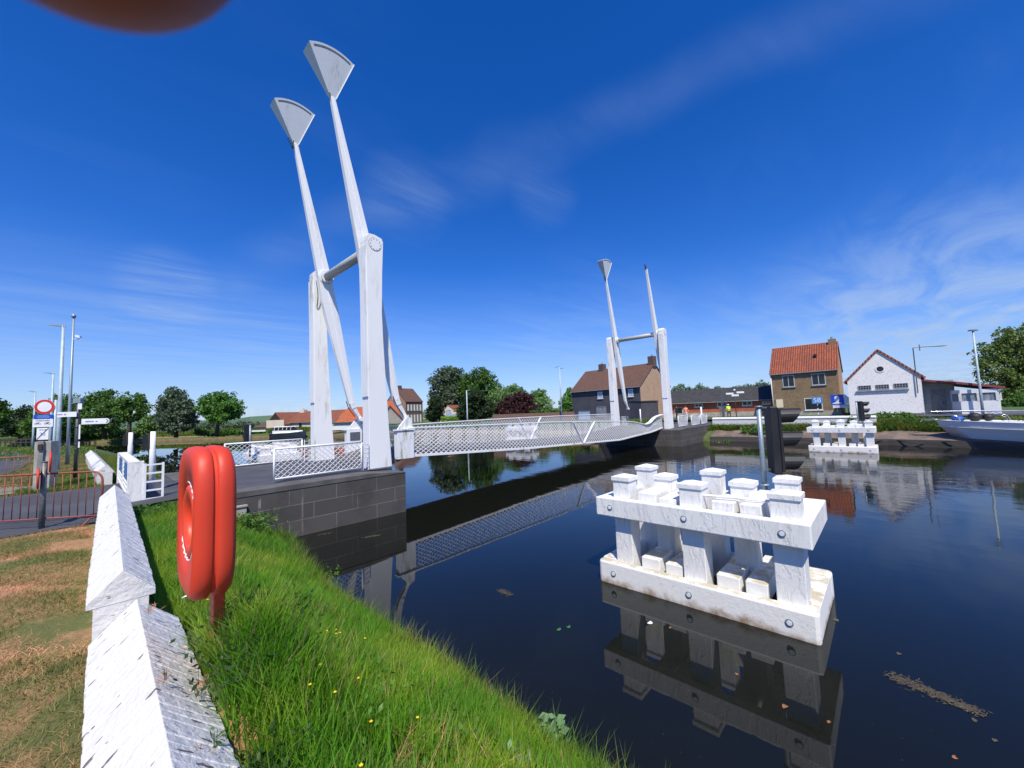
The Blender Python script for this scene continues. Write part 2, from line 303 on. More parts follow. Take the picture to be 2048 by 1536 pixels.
# ------------------------------------------------------------------ mesh helpers
class MB:
    def __init__(s): s.v=[]; s.f=[]
    def add(s, vs, fs):
        o=len(s.v); s.v += [tuple(x) for x in vs]; s.f += [tuple(i+o for i in q) for q in fs]; return s
    def box(s, x0,x1,y0,y1,z0,z1): return s.hexa([(x0,y0,z0),(x1,y0,z0),(x1,y1,z0),(x0,y1,z0)],[(x0,y0,z1),(x1,y0,z1),(x1,y1,z1),(x0,y1,z1)])
    def hexa(s, a, b): 
        n=len(a); return s.add(list(a)+list(b), [tuple(range(n-1,-1,-1)), tuple(range(n,2*n))]+[(i,(i+1)%n,n+(i+1)%n,n+i) for i in range(n)])
    def obox(s, P, e1, e2, e3):   # oriented box: corner + 3 edge vectors
        P=Vector(P); a=[P,P+e1,P+e1+e2,P+e2]
        if e1.cross(e2).dot(e3)<0: a=[P,P+e2,P+e1+e2,P+e1]
        return s.hexa(a,[p+e3 for p in a])
    def prism(s, pts, ext):
        pts=[Vector(p) for p in pts]; ext=Vector(ext); nrm=Vector((0,0,0))
        for i in range(len(pts)): nrm += pts[i].cross(pts[(i+1)%len(pts)])
        if nrm.dot(ext)<0: pts=pts[::-1]
        return s.hexa(pts,[p+ext for p in pts])
    def frame(s, d, up=(0,0,1)):
        d=Vector(d).normalized(); up=Vector(up)
        if abs(d.dot(up))>.98: up=Vector((1,0,0))
        a=d.cross(up).normalized(); return a, a.cross(d).normalized()
    def beam(s, p0, p1, w0, d0, w1=None, d1=None, up=(0,0,1)):
        p0=Vector(p0); p1=Vector(p1); w1=w0 if w1 is None else w1; d1=d0 if d1 is None else d1; a,b=s.frame(p1-p0,up)
        q=lambda p,w,d:[p-a*w/2-b*d/2,p+a*w/2-b*d/2,p+a*w/2+b*d/2,p-a*w/2+b*d/2]
        return s.hexa(q(p0,w0,d0)[::-1], q(p1,w1,d1)[::-1])
    def tube(s, pts, r, n=10, caps=True):
        pts=[Vector(p) for p in pts]; rs = r if isinstance(r,(list,tuple)) else [r]*len(pts); o=len(s.v); k=len(pts)
        a,b=s.frame(pts[1]-pts[0])
        for i,p in enumerate(pts):
            d=(pts[min(i+1,k-1)]-pts[max(i-1,0)]).normalized(); a=(a-d*a.dot(d)).normalized(); b=d.cross(a)
            s.v += [tuple(p+a*math.cos(2*math.pi*j/n)*rs[i]+b*math.sin(2*math.pi*j/n)*rs[i]) for j in range(n)]
        for i in range(k-1):
            for j in range(n): s.f.append((o+i*n+j,o+i*n+(j+1)%n,o+(i+1)*n+(j+1)%n,o+(i+1)*n+j))
        if caps: s.f.append(tuple(o+j for j in range(n))[::-1]); s.f.append(tuple(o+(k-1)*n+j for j in range(n)))
        return s
    def ball(s, c, r, n=10, m=7, half=False):
        c=Vector(c); r=Vector(r) if not isinstance(r,(int,float)) else Vector((r,r,r)); o=len(s.v)
        for i in range(m+1):
            th=math.pi*i/m*(.5 if half else 1)
            for j in range(n): s.v.append((c.x+r.x*math.sin(th)*math.cos(2*math.pi*j/n), c.y+r.y*math.sin(th)*math.sin(2*math.pi*j/n), c.z+r.z*math.cos(th)))
        for i in range(m):
            for j in range(n): s.f.append((o+i*n+j,o+(i+1)*n+j,o+(i+1)*n+(j+1)%n,o+i*n+(j+1)%n))
        return s
    def build(s, name, mat, parent=None, smooth=False, bev=0., label=None):
        me=bpy.data.meshes.new(name); me.from_pydata(s.v,[],s.f); me.materials.append(M[mat] if isinstance(mat,str) else mat)
        bm=bmesh.new(); bm.from_mesh(me); bmesh.ops.remove_doubles(bm, verts=bm.verts, dist=1e-5) if smooth else None
        bmesh.ops.recalc_face_normals(bm, faces=bm.faces)
        uvl=bm.loops.layers.uv.new('UVMap'); Z=Vector((0,0,1))
        for f_ in bm.faces:
            n_=f_.normal
            if abs(n_.z)<.97:
                tt=Z.cross(n_).normalized(); bt=n_.cross(tt)
            else: tt=Vector((1,0,0)); bt=Vector((0,1,0))
            for l in f_.loops: l[uvl].uv=(l.vert.co.dot(tt), l.vert.co.dot(bt))
            f_.smooth=smooth
        bm.to_mesh(me); bm.free()
        o=bpy.data.objects.new(name, me); COL.objects.link(o)
        if smooth:
            pass
        if bev:
            md=o.modifiers.new('bevel','BEVEL'); md.width=bev; md.segments=2; md.limit_method='ANGLE'; md.angle_limit=rad(40)
        if parent: setparent(o, parent)
        if label: o['label']=label
        return o
def wloc(o):
    return o.location + (wloc(o.parent) if o.parent else Vector((0,0,0)))
def setparent(o, p): o.parent=p; o.location = -wloc(p)
def tag(o, label=None, cat=None, group=None, kind=None):
    if label: o['label']=label
    if cat: o['category']=cat
    if group: o['group']=group
    if kind: o['kind']=kind
    return o
def thing(name, loc, label, cat, group=None):
    o=bpy.data.objects.new(name,None); COL.objects.link(o); o.location=Vector(loc); o.empty_display_size=.2; return tag(o,label,cat,group)
def copy_tree(o, parent=None):
    c=o.copy(); COL.objects.link(c); c.parent=parent
    for ch in list(o.children): copy_tree(ch, c)
    return c
def dup(o, loc, label, rz=0., scale=None):
    c=copy_tree(o); c.location=Vector(loc); c.rotation_euler=(0,0,rz); c['label']=label
    if scale: c.scale=(scale,)*3
    return c
def npmesh(name, V, quads=None, tris=None, mat=None, parent=None, smooth=False):
    me=bpy.data.meshes.new(name); nf=[]
    me.vertices.add(len(V)); me.vertices.foreach_set('co', np.asarray(V,np.float32).ravel())
    idx=[]; st=[]; tot=0
    if quads is not None and len(quads): idx.append(np.asarray(quads).ravel()); st.append(np.arange(len(quads))*4+tot); tot+=len(quads)*4
    if tris is not None and len(tris): idx.append(np.asarray(tris).ravel()); st.append(np.arange(len(tris))*3+tot); tot+=len(tris)*3
    idx=np.concatenate(idx).astype(np.int32); st=np.concatenate(st).astype(np.int32)
    me.loops.add(len(idx)); me.loops.foreach_set('vertex_index', idx); me.polygons.add(len(st)); me.polygons.foreach_set('loop_start', st)
    me.update(calc_edges=True); me.validate(); me.materials.append(M[mat])
    if smooth: me.polygons.foreach_set('use_smooth', np.ones(len(st),bool))
    o=bpy.data.objects.new(name,me); COL.objects.link(o)
    if parent: setparent(o,parent)
    return o
def leaves(name, P, size, mat, parent=None, droop=0., asp=.55):
    P=np.asarray(P); n=len(P); a=rng.normal(size=(n,3)); a[:,2]-=droop; a/=np.linalg.norm(a,axis=1)[:,None]
    b=rng.normal(size=(n,3)); b-= (b*a).sum(1)[:,None]*a; b/=np.linalg.norm(b,axis=1)[:,None]
    s=size*rng.uniform(.6,1.3,n)[:,None]
    V=np.stack([P-a*s, P+b*s*asp, P+a*s, P-b*s*asp],1).reshape(-1,3); q=np.arange(n*4).reshape(n,4)
    return npmesh(name, V, quads=q, mat=mat, parent=parent)
def crown_pts(blobs, n, clump=.5, fill=.55, per=26):
    # blobs: (center, (rx,ry,rz)); leaf clumps spread towards the outside of each blob
    vol=np.array([b[1][0]*b[1][1]*b[1][2] for b in blobs])**(2/3); vol/=vol.sum(); out=[]
    for (c,r),w in zip(blobs,vol):
        k=max(3,int(n*w/per)); d=rng.normal(size=(k,3)); d/=np.linalg.norm(d,axis=1)[:,None]
        rr=rng.uniform(fill,.98,k)[:,None]; cc=np.array(c)+d*rr*np.array(r)
        cl=clump*rng.uniform(.6,1.4,k)[:,None,None]
        dd_=rng.normal(size=(k,per,3)); dd_/=np.linalg.norm(dd_,axis=2)[:,:,None]; dd_*=rng.uniform(0,1,(k,per,1))**.5*1.55; out.append((cc[:,None,:]+dd_*cl*np.array([1,1,.7])).reshape(-1,3))
    return np.concatenate(out)
def tree(name, label, group, base, blobs, n, leaf, mat, trunk_r=.25, clump=.5, droop=0., fill=.55, limbs=True, cat='tree', asp=.55):
    base=Vector(base); o=thing(name, base, label, cat, group)
    leaves('crown', crown_pts(blobs,n,clump,fill), leaf, mat, o, droop, asp)
    m_=MB(); cen=sum((Vector(b[0])*b[1][0] for b in blobs),Vector((0,0,0)))/sum(b[1][0] for b in blobs)
    mid=base.lerp(cen,.5); m_.tube([base-Vector((0,0,.3)), base.lerp(mid,.5)+Vector((trunk_r*.3,0,0)), mid, cen],[trunk_r*1.2,trunk_r,trunk_r*.75,trunk_r*.35],8)
    if limbs:
        for b_ in blobs: m_.tube([base.lerp(cen,.4+.25*random.random()), Vector(b_[0])-Vector((0,0,b_[1][2]*.2)), Vector(b_[0])+Vector((0,0,b_[1][2]*.4))],[trunk_r*.5,trunk_r*.25,trunk_r*.08],6)
    m_.build('trunk','bark',o,True); return o
def text(s, size, mat, parent, P, e1, up=Vector((0,0,1)), ext=.003, align='CENTER', name='lettering'):
    cu=bpy.data.curves.new('t','FONT'); cu.body=s; cu.size=size; cu.align_x=align; cu.align_y='CENTER'; cu.extrude=ext
    to=bpy.data.objects.new('t',cu); COL.objects.link(to); bpy.context.view_layer.update()
    me=bpy.data.meshes.new_from_object(to.evaluated_get(bpy.context.evaluated_depsgraph_get())); bpy.data.objects.remove(to)
    e1=Vector(e1).normalized(); up=(up-e1*up.dot(e1)).normalized(); n=e1.cross(up)
    mt=Matrix(((e1.x,up.x,n.x,P[0]),(e1.y,up.y,n.y,P[1]),(e1.z,up.z,n.z,P[2]),(0,0,0,1))); me.transform(mt)
    me.materials.clear(); me.materials.append(M[mat]); o=bpy.data.objects.new(name,me); COL.objects.link(o); setparent(o,parent); return o

# ------------------------------------------------------------------ terrain
NY=np.array([-60,-6,-1.4,6.6,12,50,62,75,90,100,110]); NX=np.array([-4.25,-4.15,-3.4,-3.5,-4.2,-4.6,-8,-22,-60,-200,-1500])
FY=np.array([-80,-24,-19,-14,-5,8,21,30,43,60,77,94,112,125,140,150,160]); FX=np.array([27,28.5,31,32,32.3,32,31.5,31.5,31,28,23,8.8,-2,-18,-80,-300,-1500])
def xw(y): return np.interp(y,NY,NX)
def xf(y): return np.interp(y,FY,FX)
def sm(t): t=np.clip(t,0,1); return t*t*(3-2*t)
def znear(x,y):
    x=np.asarray(x,float); y=np.asarray(y,float); d=xw(y)-x
    ztop=np.interp(y,[-14,-9,-8,-1.4,7],[1.44,1.46,1.5,1.32,1.25])+.36*np.exp(-((x+6.45)**2+(y+10.75)**2)/.16); wd=np.interp(y,[-8,-1.4,7,12],[2.3,2.4,2.2,2.6])
    z=ztop*np.clip(d/wd,0,1)**.85
    lawn=np.interp(y,[-12,-3,-1.6],[1.46,1.37,1.335]); z=np.where(x<-7.1, np.where(y<-1.2,lawn,np.minimum(z,1.335)), z)
    z=np.where((y>-1.25)&(y<5.8)&(x<-5.4), 1.30, z)
    z=z+ .03*np.sin(x*2.3+y*1.1)*np.cos(y*1.7-x)*np.clip(d,0,1)*((y<-1.3)|(y>7))
    return np.where(d<0, -.9*np.clip(-d/.7,0,1), z)
def zfar(x,y):
    x=np.asarray(x,float); d=x-xf(y)
    return np.where(d<0,-.8*np.clip(-d/.6,0,1), np.interp(d,[0,.05,1.3,3.,9,14,30,3000],[.0,.42,.75,1.35,1.5,1.72,1.78,1.8])+0*y)
def grid(name, ys, offs, fx, sgn, zf, mat):
    V=[]; 
    for y in ys:
        xs=fx(y)+sgn*offs; V.append(np.stack([xs,np.full(len(offs),y),zf(xs,np.full(len(offs),y))],1))
    V=np.concatenate(V); n=len(offs); q=[]
    for i in range(len(ys)-1):
        a=np.arange(n-1)+i*n; q.append(np.stack([a,a+1,a+n+1,a+n],1))
    o=npmesh(name,V,quads=np.concatenate(q),mat=mat,smooth=True); return tag(o,kind='structure')
ys=np.concatenate([np.arange(-60,-16,4.),np.arange(-16,-1.5,.25),[-1.42,-1.38,-1.3,-1.2],np.arange(0,5.8,1.),[5.79,5.85,6.5],np.arange(7,30,.8),np.arange(30,100,3.),[100,105,110]])
offs=np.concatenate([[-1.2,-.7,-.3,-.05],np.arange(0,5,.16),np.arange(5,12,.6),[14,18,25,40,80,200,600,2000]])
grid('ground', ys, offs, xw, -1, znear, 'ground_grass')
ysf=np.concatenate([[-600,-300,-150],np.arange(-80,-24,6.),np.arange(-24,50,1.),np.arange(50,160,4.),[160,200,300,600,2500]])
offf=np.concatenate([[-1,-.6,-.2,0,.05,.4,1,1.3,1.8,2.4,3,4,6,9,14,20,30,60,120,400,1500,3000]])
grid('far_ground', ysf, offf, xf, 1, zfar, 'ground_grass')
# dry lawn left of the wall, as its own sheet
xs_=np.linspace(-15,-7.0,40); ys_=np.linspace(-15.5,-1.95,50); X,Y=np.meshgrid(xs_,ys_); Zl=znear(X,Y)+.012+.012*np.sin(X*5+Y*3)
V=np.stack([X.ravel(),Y.ravel(),Zl.ravel()],1); a=(np.arange(39)[None,:]+40*np.arange(49)[:,None]).ravel(); tag(npmesh('lawn',V,quads=np.stack([a,a+1,a+41,a+40],1),mat='lawn_dry',smooth=True),kind='structure')
w_=MB(); w_.add([(-2500,-900,0),(400,-900,0),(400,900,0),(-2500,900,0)],[(0,1,2,3)]); tag(w_.build('water','canal_water'),kind='structure')
# roads
def road_z(x): return 1.352+.148*sm((np.asarray(x)+8)/3.6)
r_=MB(); xs=[-120,-60,-30,-20,-14,-11,-9,-8]+list(np.linspace(-7.6,-4,10))+[-2,.55]
for x0,x1 in zip(xs[:-1],xs[1:]):
    def yr(x): return (-1.75+.0*x if x<-7.2 else -.55, 5.35 if x>-6.6 else 5.7)
    a0,a1=yr((x0+x1)/2); b0,b1=a0,a1
    r_.add([(x0,a0,float(road_z(x0))),(x1,b0,float(road_z(x1))),(x1,b1,float(road_z(x1))),(x0,a1,float(road_z(x0)))],[(0,1,2,3)])
tag(r_.build('road','asphalt'),kind='structure')
tp=MB(); pts=[GP(*p,1.345) for p in ((-900,1000),(-100,990),(0,952),(40,938),(60,925),(66,914),(50,905),(0,900),(-900,905))]
tp.add([tuple(p) for p in pts],[tuple(range(len(pts)))]); tag(tp.build('towpath','asphalt'),kind='structure')
pv=MB(); pts=[GP(*p,1.349) for p in ((-300,1022),(0,990),(115,978),(108,970),(0,975),(-300,985))]
pv.add([tuple(p) for p in pts],[tuple(range(len(pts)))]); tag(pv.build('pavement','pavement'),kind='structure')
fr=MB(); fr.add([(34,-1.2,1.505),(52,-1.2,1.74),(52,5.4,1.74),(34,5.4,1.505)],[(0,1,2,3)]); fr.add([(40,-60,1.66),(45.5,-60,1.76),(45.5,80,1.76),(40,80,1.66)],[(0,1,2,3)])
for v in fr.v: pass
fr=MB(); fr.add([(x,y,float(zfar(x,y))+.02) for x,y in ((36,-1.2),(36,5.4))]+[(x,y,float(zfar(x,y))+.02) for x,y in ((41,5.4),(41,-1.2))],[(0,1,2,3)])
for y0,y1 in zip(range(-60,70,5),range(-55,75,5)): fr.add([(41.0,y0,1.752),(46.4,y0,1.79),(46.4,y1,1.79),(41.0,y1,1.752)],[(0,1,2,3)])
tag(fr.build('far_road','asphalt'),kind='structure')
fld=MB(); fld.add([PX(840,842,170),PX(905,842,170),PX(905,838,330),PX(840,838,330)],[(0,1,2,3)]); 
for i,v in enumerate(fld.v): fld.v[i]=(v[0],v[1],1.95)
tag(fld.build('field','field_yellow'),kind='structure')

# ------------------------------------------------------------------ bridge
def abutment(x0,x1,xend,nm,label,mir=False):
    o=thing('abutment',((x0+x1)/2,2.6,0),label,'abutment','stone bridge abutments')
    m_=MB(); m_.box(min(x0,x1)+.0,max(x0,x1),-1.37,6.56,-1.2,1.36); m_.build('wall','stone_block',o)
    s=1 if x1>x0 else -1
    c_=MB(); c_.hexa([(x0,-1.385,1.362),(x1-s*1.35,-1.385,1.362),(x1-s*1.35,6.575,1.362),(x0,6.575,1.362)][::(1 if s>0 else -1)],[(x0,-1.385,1.496),(x1-s*1.35,-1.385,1.496),(x1-s*1.35,6.575,1.496),(x0,6.575,1.496)][::(1 if s>0 else -1)])
    c_.hexa([(x1-s*1.35,-1.385,1.362),(x1+s*.0,-1.385,1.362),(x1,6.575,1.362),(x1-s*1.35,6.575,1.362)][::s],[(x1-s*1.35,-1.385,1.496),(x1,-1.385,1.385),(x1,6.575,1.385),(x1-s*1.35,6.575,1.496)][::s])
    c_.build('coping','coping',o); return o
abutment(-5.4,.43,0,'near','grey stone block abutment carrying the near pair of towers beside the orange housing')
abutment(36.,26.6,0,'far','grey stone block abutment under the far pair of towers across the canal')

prof=[(1.36,-.36,.56),(3.0,-.36,.44),(4.7,-.36,.345),(6.2,-.37,.26),(7.4,-.37,.215),(9.0,-.40,.25),(10.1,-.41,.30)]
def tower(ox,oy,mir,label):
    o=thing('bridge_tower',(ox,oy,1.4),label,'bridge tower','white concrete bridge towers')
    m_=MB(); ring=[]
    for z,a,b_ in prof: ring.append([(ox+a,oy-.25,z),(ox+b_,oy-.25,z),(ox+b_,oy+.25,z),(ox+a,oy+.25,z)])
    a,b_=prof[-1][1:]; ring.append([(ox+a+.03,oy-.25,10.30),(ox+a+.30,oy-.25,10.40),(ox+a+.30,oy+.25,10.40),(ox+a+.03,oy+.25,10.30)])
    for i in range(len(prof)-1): m_.add(ring[i]+ring[i+1],[(j,(j+1)%4,4+(j+1)%4,4+j) for j in range(4)])
    # rounded head
    hd=[(ox+a,10.1),(ox+a+.02,10.30),(ox+a+.15,10.40),(ox+a+.36,10.41),(ox+b_-.05,10.33),(ox+b_,10.2),(ox+b_,10.1)]
    m_.prism([(x,oy-.25,z) for x,z in hd],(0,.5,0)); m_.add(ring[0],[(3,2,1,0)])
    m_.build('column','white_concrete',o,bev=.012)
    p=MB(); 
    for (z0,x0),(z1,x1) in zip([(4.15,-.36),(6.2,-.37),(7.4,-.37),(9.9,-.41)][:-1],[(6.2,-.37),(7.4,-.37),(9.9,-.41)]):
        p.hexa([(ox+x0-.05,oy-.235,z0),(ox+x0-.002,oy-.235,z0),(ox+x0-.002,oy+.235,z0),(ox+x0-.05,oy+.235,z0)],[(ox+x1-.05,oy-.235,z1),(ox+x1-.002,oy-.235,z1),(ox+x1-.002,oy+.235,z1),(ox+x1-.05,oy+.235,z1)])
    p.build('back_panel','white_steel',o)
    for s in (-1,):
        d=MB(); d.tube([(ox-.04,oy+s*.25*(1 if not mir else -1),10.03),(ox-.04,oy+s*.268*(1 if not mir else -1),10.03)],.245,28); q=d.build('bearing_cover','white_steel',o)
        for k in range(10):
            an=k*.628; e=MB(); yy=oy+s*(1 if not mir else -1)*.268; e.tube([(ox-.04+.2*math.cos(an),yy,10.03+.2*math.sin(an)),(ox-.04+.2*math.cos(an),yy+s*(1 if not mir else -1)*.014,10.03+.2*math.sin(an))],.014,6)
            e.build('bolt','bolt_steel',q)
        g=MB(); 
        n_=28; yy=oy+s*(1 if not mir else -1)*.2515
        g.add([(ox-.04+r*math.cos(2*math.pi*k/n_),yy,10.03+r*math.sin(2*math.pi*k/n_)) for r in (.25,.262) for k in range(n_)],[(k,(k+1)%n_,n_+(k+1)%n_,n_+k) for k in range(n_)]); g.build('cover_seam','rubber',q)
    return o
tower(0,0,False,'white concrete tower nearest the camera, with round bearing cover at its head')
tower(0,5.19,True,'near white tower standing behind the left railing, second from the camera')
tower(27.7,0,False,'right tower of the far pair, before the low red brick building')
tower(27.7,5.19,True,'left tower of the far pair, in front of the dark grey house')

def bascule(ox,label,weights):
    o=thing('balance_beam',(ox,2.6,10.),label,'balance beam','balance beams of the drawbridge')
    for yc in (.56,4.63):
        inn = 1 if yc<2 else -1
        ar=MB()
        tz=-.26 if yc<2 else -.02
        st=[(-1.31,16.02+tz,.17,.16),(-.04,9.95,.60,.26),(.18,8.75,.66,.26),(1.22,4.05,.28,.18)]
        for (x0,z0,w0,d0),(x1,z1,w1,d1) in zip(st[:-1],st[1:]):
            ar.hexa([(ox+x0-w0/2,yc-d0/2,z0),(ox+x0+w0/2,yc-d0/2,z0),(ox+x0+w0/2,yc+d0/2,z0),(ox+x0-w0/2,yc+d0/2,z0)],[(ox+x1-w1/2,yc-d1/2,z1),(ox+x1+w1/2,yc-d1/2,z1),(ox+x1+w1/2,yc+d1/2,z1),(ox+x1-w1/2,yc+d1/2,z1)])
        a=ar.build('arm','white_steel',o,bev=.01)
        rb=MB()
        for sg in (-1,1):
            for (x0,z0,w0,d0),(x1,z1,w1,d1) in zip(st[:-1],st[1:]):
                rb.beam((ox+x0+w0*.12,yc+sg*(d0/2+.0),z0),(ox+x1+w1*.12,yc+sg*(d1/2+.0),z1),w0*.16,.05,w1*.16,.05,up=(0,1,0))
        rb.build('stiffener','white_steel',a)
        hk=MB(); hk.beam((ox+1.20,yc,4.15),(ox+1.32,yc,3.85),.22,.20,.24,.20,up=(0,1,0)); hk.beam((ox+1.30,yc,3.9),(ox+1.68,yc,3.30),.20,.16,.12,.14,up=(0,1,0)); hk.tube([(ox+1.66,yc-.13,3.32),(ox+1.66,yc+.13,3.32)],.10,14); hk.build('hook_link','white_steel',o,bev=.006)
        cab=MB(); cab.tube([(ox+1.02,yc-inn*.13,4.2),(ox+1.15,yc-inn*.15,3.85),(ox+1.45,yc-inn*.14,3.45)],.018,6); cab.build('cable','rubber',o)
        nl=MB(); nl.tube([(ox,yc-.16,10.0),(ox,yc+.16,10.0)],.33,20); nl.build('hub','white_steel',a)
        if (yc>2 and 'L' in weights) or (yc<2 and 'R' in weights):
            w=MB(); ap=(ox-1.31,15.98+tz); rr=1.80; angs=[rad(66+j*(122-66)/14) for j in range(15)]
            pf=[(ap[0]+.12,ap[1])]+[(ap[0]+rr*math.cos(t_),ap[1]+rr*math.sin(t_)) for t_ in angs]+[(ap[0]-.10,ap[1]-.0)]
            def yz(z): return .06+.30*(z-ap[1])/rr
            def yy(i,s): return yc+s*yz(pf[i][1])
            n_=len(pf); vv=[(p[0],yy(i,-1),p[1]) for i,p in enumerate(pf)]+[(p[0],yy(i,1),p[1]) for i,p in enumerate(pf)]
            w.add(vv,[tuple(range(n_)),tuple(range(2*n_-1,n_-1,-1))]+[(i,(i+1)%n_,n_+(i+1)%n_,n_+i) for i in range(n_)])
            wo_=w.build('counterweight','weight_grey',o)
            for s in (-1,1):
                e=MB(); q=[]
                for t_ in angs[1:-1]:
                    k=.36*(.965); q.append(tuple((ap[0]+rq*math.cos(t_),yc+s*(yz(ap[1]+rq*math.sin(t_))+.006),ap[1]+rq*math.sin(t_)) for rq in (rr-.15,rr-.085)))
                vv=[x for p in q for x in p]; e.add(vv,[(2*i,2*i+2,2*i+3,2*i+1) for i in range(len(q)-1)]); e.build('slot','galv_dark',wo_)
                r2=MB(); rt=[(ap[0]+rr*math.cos(angs[0]),yc+s*(yz(ap[1]+rr*math.sin(angs[0]))+.004),ap[1]+rr*math.sin(angs[0])),(ap[0]+.12,yc+s*.065,ap[1])]; r2.beam(rt[0],rt[1],.05,.02,.05,.02); r2.build('edge_trim','white_steel',wo_)
        br=MB(); br.box(ox-1.43,ox-1.39,yc-.08,yc+.08,15.75,16.1)
        for k in range(4): br.tube([(ox-1.45-.05*k,yc-.09,15.84+.09*k),(ox-1.45-.05*k,yc+.09,15.84+.09*k)],.022,6)
        br.build('bolt_bracket','galv_dark',o)
    x_=MB(); x_.tube([(ox,.6,10.0),(ox,4.6,10.0)],.19,20); x_.build('axle','weathered_axle',o,True)
    fl=MB()
    for y_ in (.80,4.36):
        fl.tube([(ox,y_-.03,10.0),(ox,y_+.03,10.0)],.29,20)
    fl.build('axle_flange','white_steel',o)
    return o
cb=MB(); cb.tube([(-.30+.20*k/11+.05*math.sin(k),4.915,9.9-1.35*math.sin(math.pi*k/11)) for k in range(12)],.012,6); cb.build('cable_loop','rubber',[o_ for o_ in COL.objects if o_.name=='bridge_tower.001'][0],True)
bascule(0,'balance beams with two fan shaped counterweights on the near pair of towers','LR')
bascule(27.7,'balance beams with one fan shaped counterweight on the far pair of towers','L')

# deck curves
TXn=[1.6,7.0,11.1,13.6,16,19.5,21.8,23.0,23.8,24.6,25.4,26.2,27.1]; TZn=[2.86,2.76,2.70,2.62,2.54,2.41,2.26,2.06,1.96,2.12,2.46,2.60,2.68]
BXn=[1.6,4.9,9.1,14.2,19.35,21.5,24.8,27.0]; BZn=[1.76,1.60,1.40,1.25,1.09,1.20,1.34,1.58]
def zt(x): return float(np.interp(x,TXn,TZn))
def zb(x): return float(np.interp(x,BXn,BZn))
deck=thing('bridge_deck',(13.8,2.6,1.3),'long white drawbridge deck with lattice sides spanning the canal','bridge deck')
dm=MB(); xs=list(np.linspace(.46,27.4,40))
dz=lambda x: (zb(x)+.17 if x>1.6 else 1.52+(.34)*sm((x-.4)/1.2))
for x0,x1 in zip(xs[:-1],xs[1:]):
    a,b_=dz(x0),dz(x1); dm.hexa([(x0,.36,a-.19),(x1,.36,b_-.19),(x1,4.85,b_-.19),(x0,4.85,a-.19)],[(x0,.36,a),(x1,.36,b_),(x1,4.85,b_),(x0,4.85,a)])
dm.build('roadway','coping',deck)
for y0 in (.9,2.5,4.1):
    gd=MB(); xg=[x for x in xs if x>19]
    for x0,x1 in zip(xg[:-1],xg[1:]): gd.hexa([(x0,y0,dz(x0)-.20-.22*sm((x0-19)/4)),(x1,y0,dz(x1)-.20-.22*sm((x1-19)/4)),(x1,y0+.3,dz(x1)-.20-.22*sm((x1-19)/4)),(x0,y0+.3,dz(x0)-.20-.22*sm((x0-19)/4))],[(x0,y0,dz(x0)-.185),(x1,y0,dz(x1)-.185),(x1,y0+.3,dz(x1)-.185),(x0,y0+.3,dz(x0)-.185)])
    gd.build('girder','galv_dark',deck)
for side,(yo,tf) in enumerate(((.29,zt),(4.92,lambda x: 2.85+.10*math.sin((x-1.6)/25.5*math.pi)))):
    P=MB(); xa,xb=1.80,27.05; step=.265; k_=1.85; nb=int((xb-xa)/step)
    def pt(x,q): z0=zb(x); z1=tf(x); return Vector((x,yo,z0+(z1-z0)*q))
    for i in range(-9,nb+10):
        for sg,yof in ((1,-.008),(-1,.008)):
            x0=xa+i*step; q0,q1=0.,1.
            for lim,lo in ((xa,True),(xb,False)):
                tt=(lim-x0)/(sg*k_)
                if (sg>0)==lo: q0=max(q0,tt)
                else: q1=min(q1,tt)
            if q1-q0<.05: continue
            for j in range(2):
                qa=q0+(q1-q0)*j/2; qb=q0+(q1-q0)*(j+1)/2
                A=pt(x0+sg*k_*qa,qa); B=pt(x0+sg*k_*qb,qb); A.y+=yof; B.y+=yof; P.beam(A,B,.024,.011,up=(0,1,0))
    P.build('lattice_panel','white_rail',deck)
    for xa_,xb_ in ((13.4,14.40),(15.9,14.50)):
        en=MB(); A=pt(xa_,1.); B=pt(xb_,0.); A.y-=.03; B.y-=.03; en.beam(A,B,.05,.13,up=(0,1,0)); en.build('brace','white_steel',deck)
    tr=MB(); xx=list(np.linspace(1.6,27.1,52)); 
    for x0,x1 in zip(xx[:-1],xx[1:]):
        wd = (.10+.22*sm((x0-22.5)/1.5)) if side==0 else .10
        tr.beam((x0,yo,tf(x0)+.03),(x1,yo,tf(x1)+.03),wd,.055)
    tr.build('top_rail','white_rail',deck,bev=.008)
    bt=MB()
    for x0,x1 in zip(xx[:-1],xx[1:]): bt.beam((x0,yo,zb(x0)-.01),(x1,yo,zb(x1)-.01),.10,.10)
    bt.build('bottom_rail','white_timber_low' if 0 else 'white_steel',deck)
    hb=MB(); hb.box(1.05,1.80,yo-.12 if side==0 else yo-.16,yo+.16 if side==0 else yo+.12,1.66,2.80); hb.build('hinge_box','white_steel',deck,bev=.01)
    cp=MB(); cp.box(.98,1.84,yo-.16,yo+.18,2.803,2.85); cp.build('box_lid','white_steel',deck)
    gs=MB(); gs.prism([(1.15,yo+.02,2.852),(1.86,yo+.02,2.852),(1.80,yo+.02,3.28),(1.62,yo+.02,3.36),(1.48,yo+.02,3.25)],(0,.10 if side==0 else -.10,0)); gs.build('hinge_gusset','white_steel',deck,bev=.005)
    if side==1: kk=MB(); kk.box(1.2,1.7,yo-.175,yo-.162,2.3,2.7); kk.build('dark_recess_plate','galv_dark',deck)  # flat dark plate; the recess's darkness is put into its colour

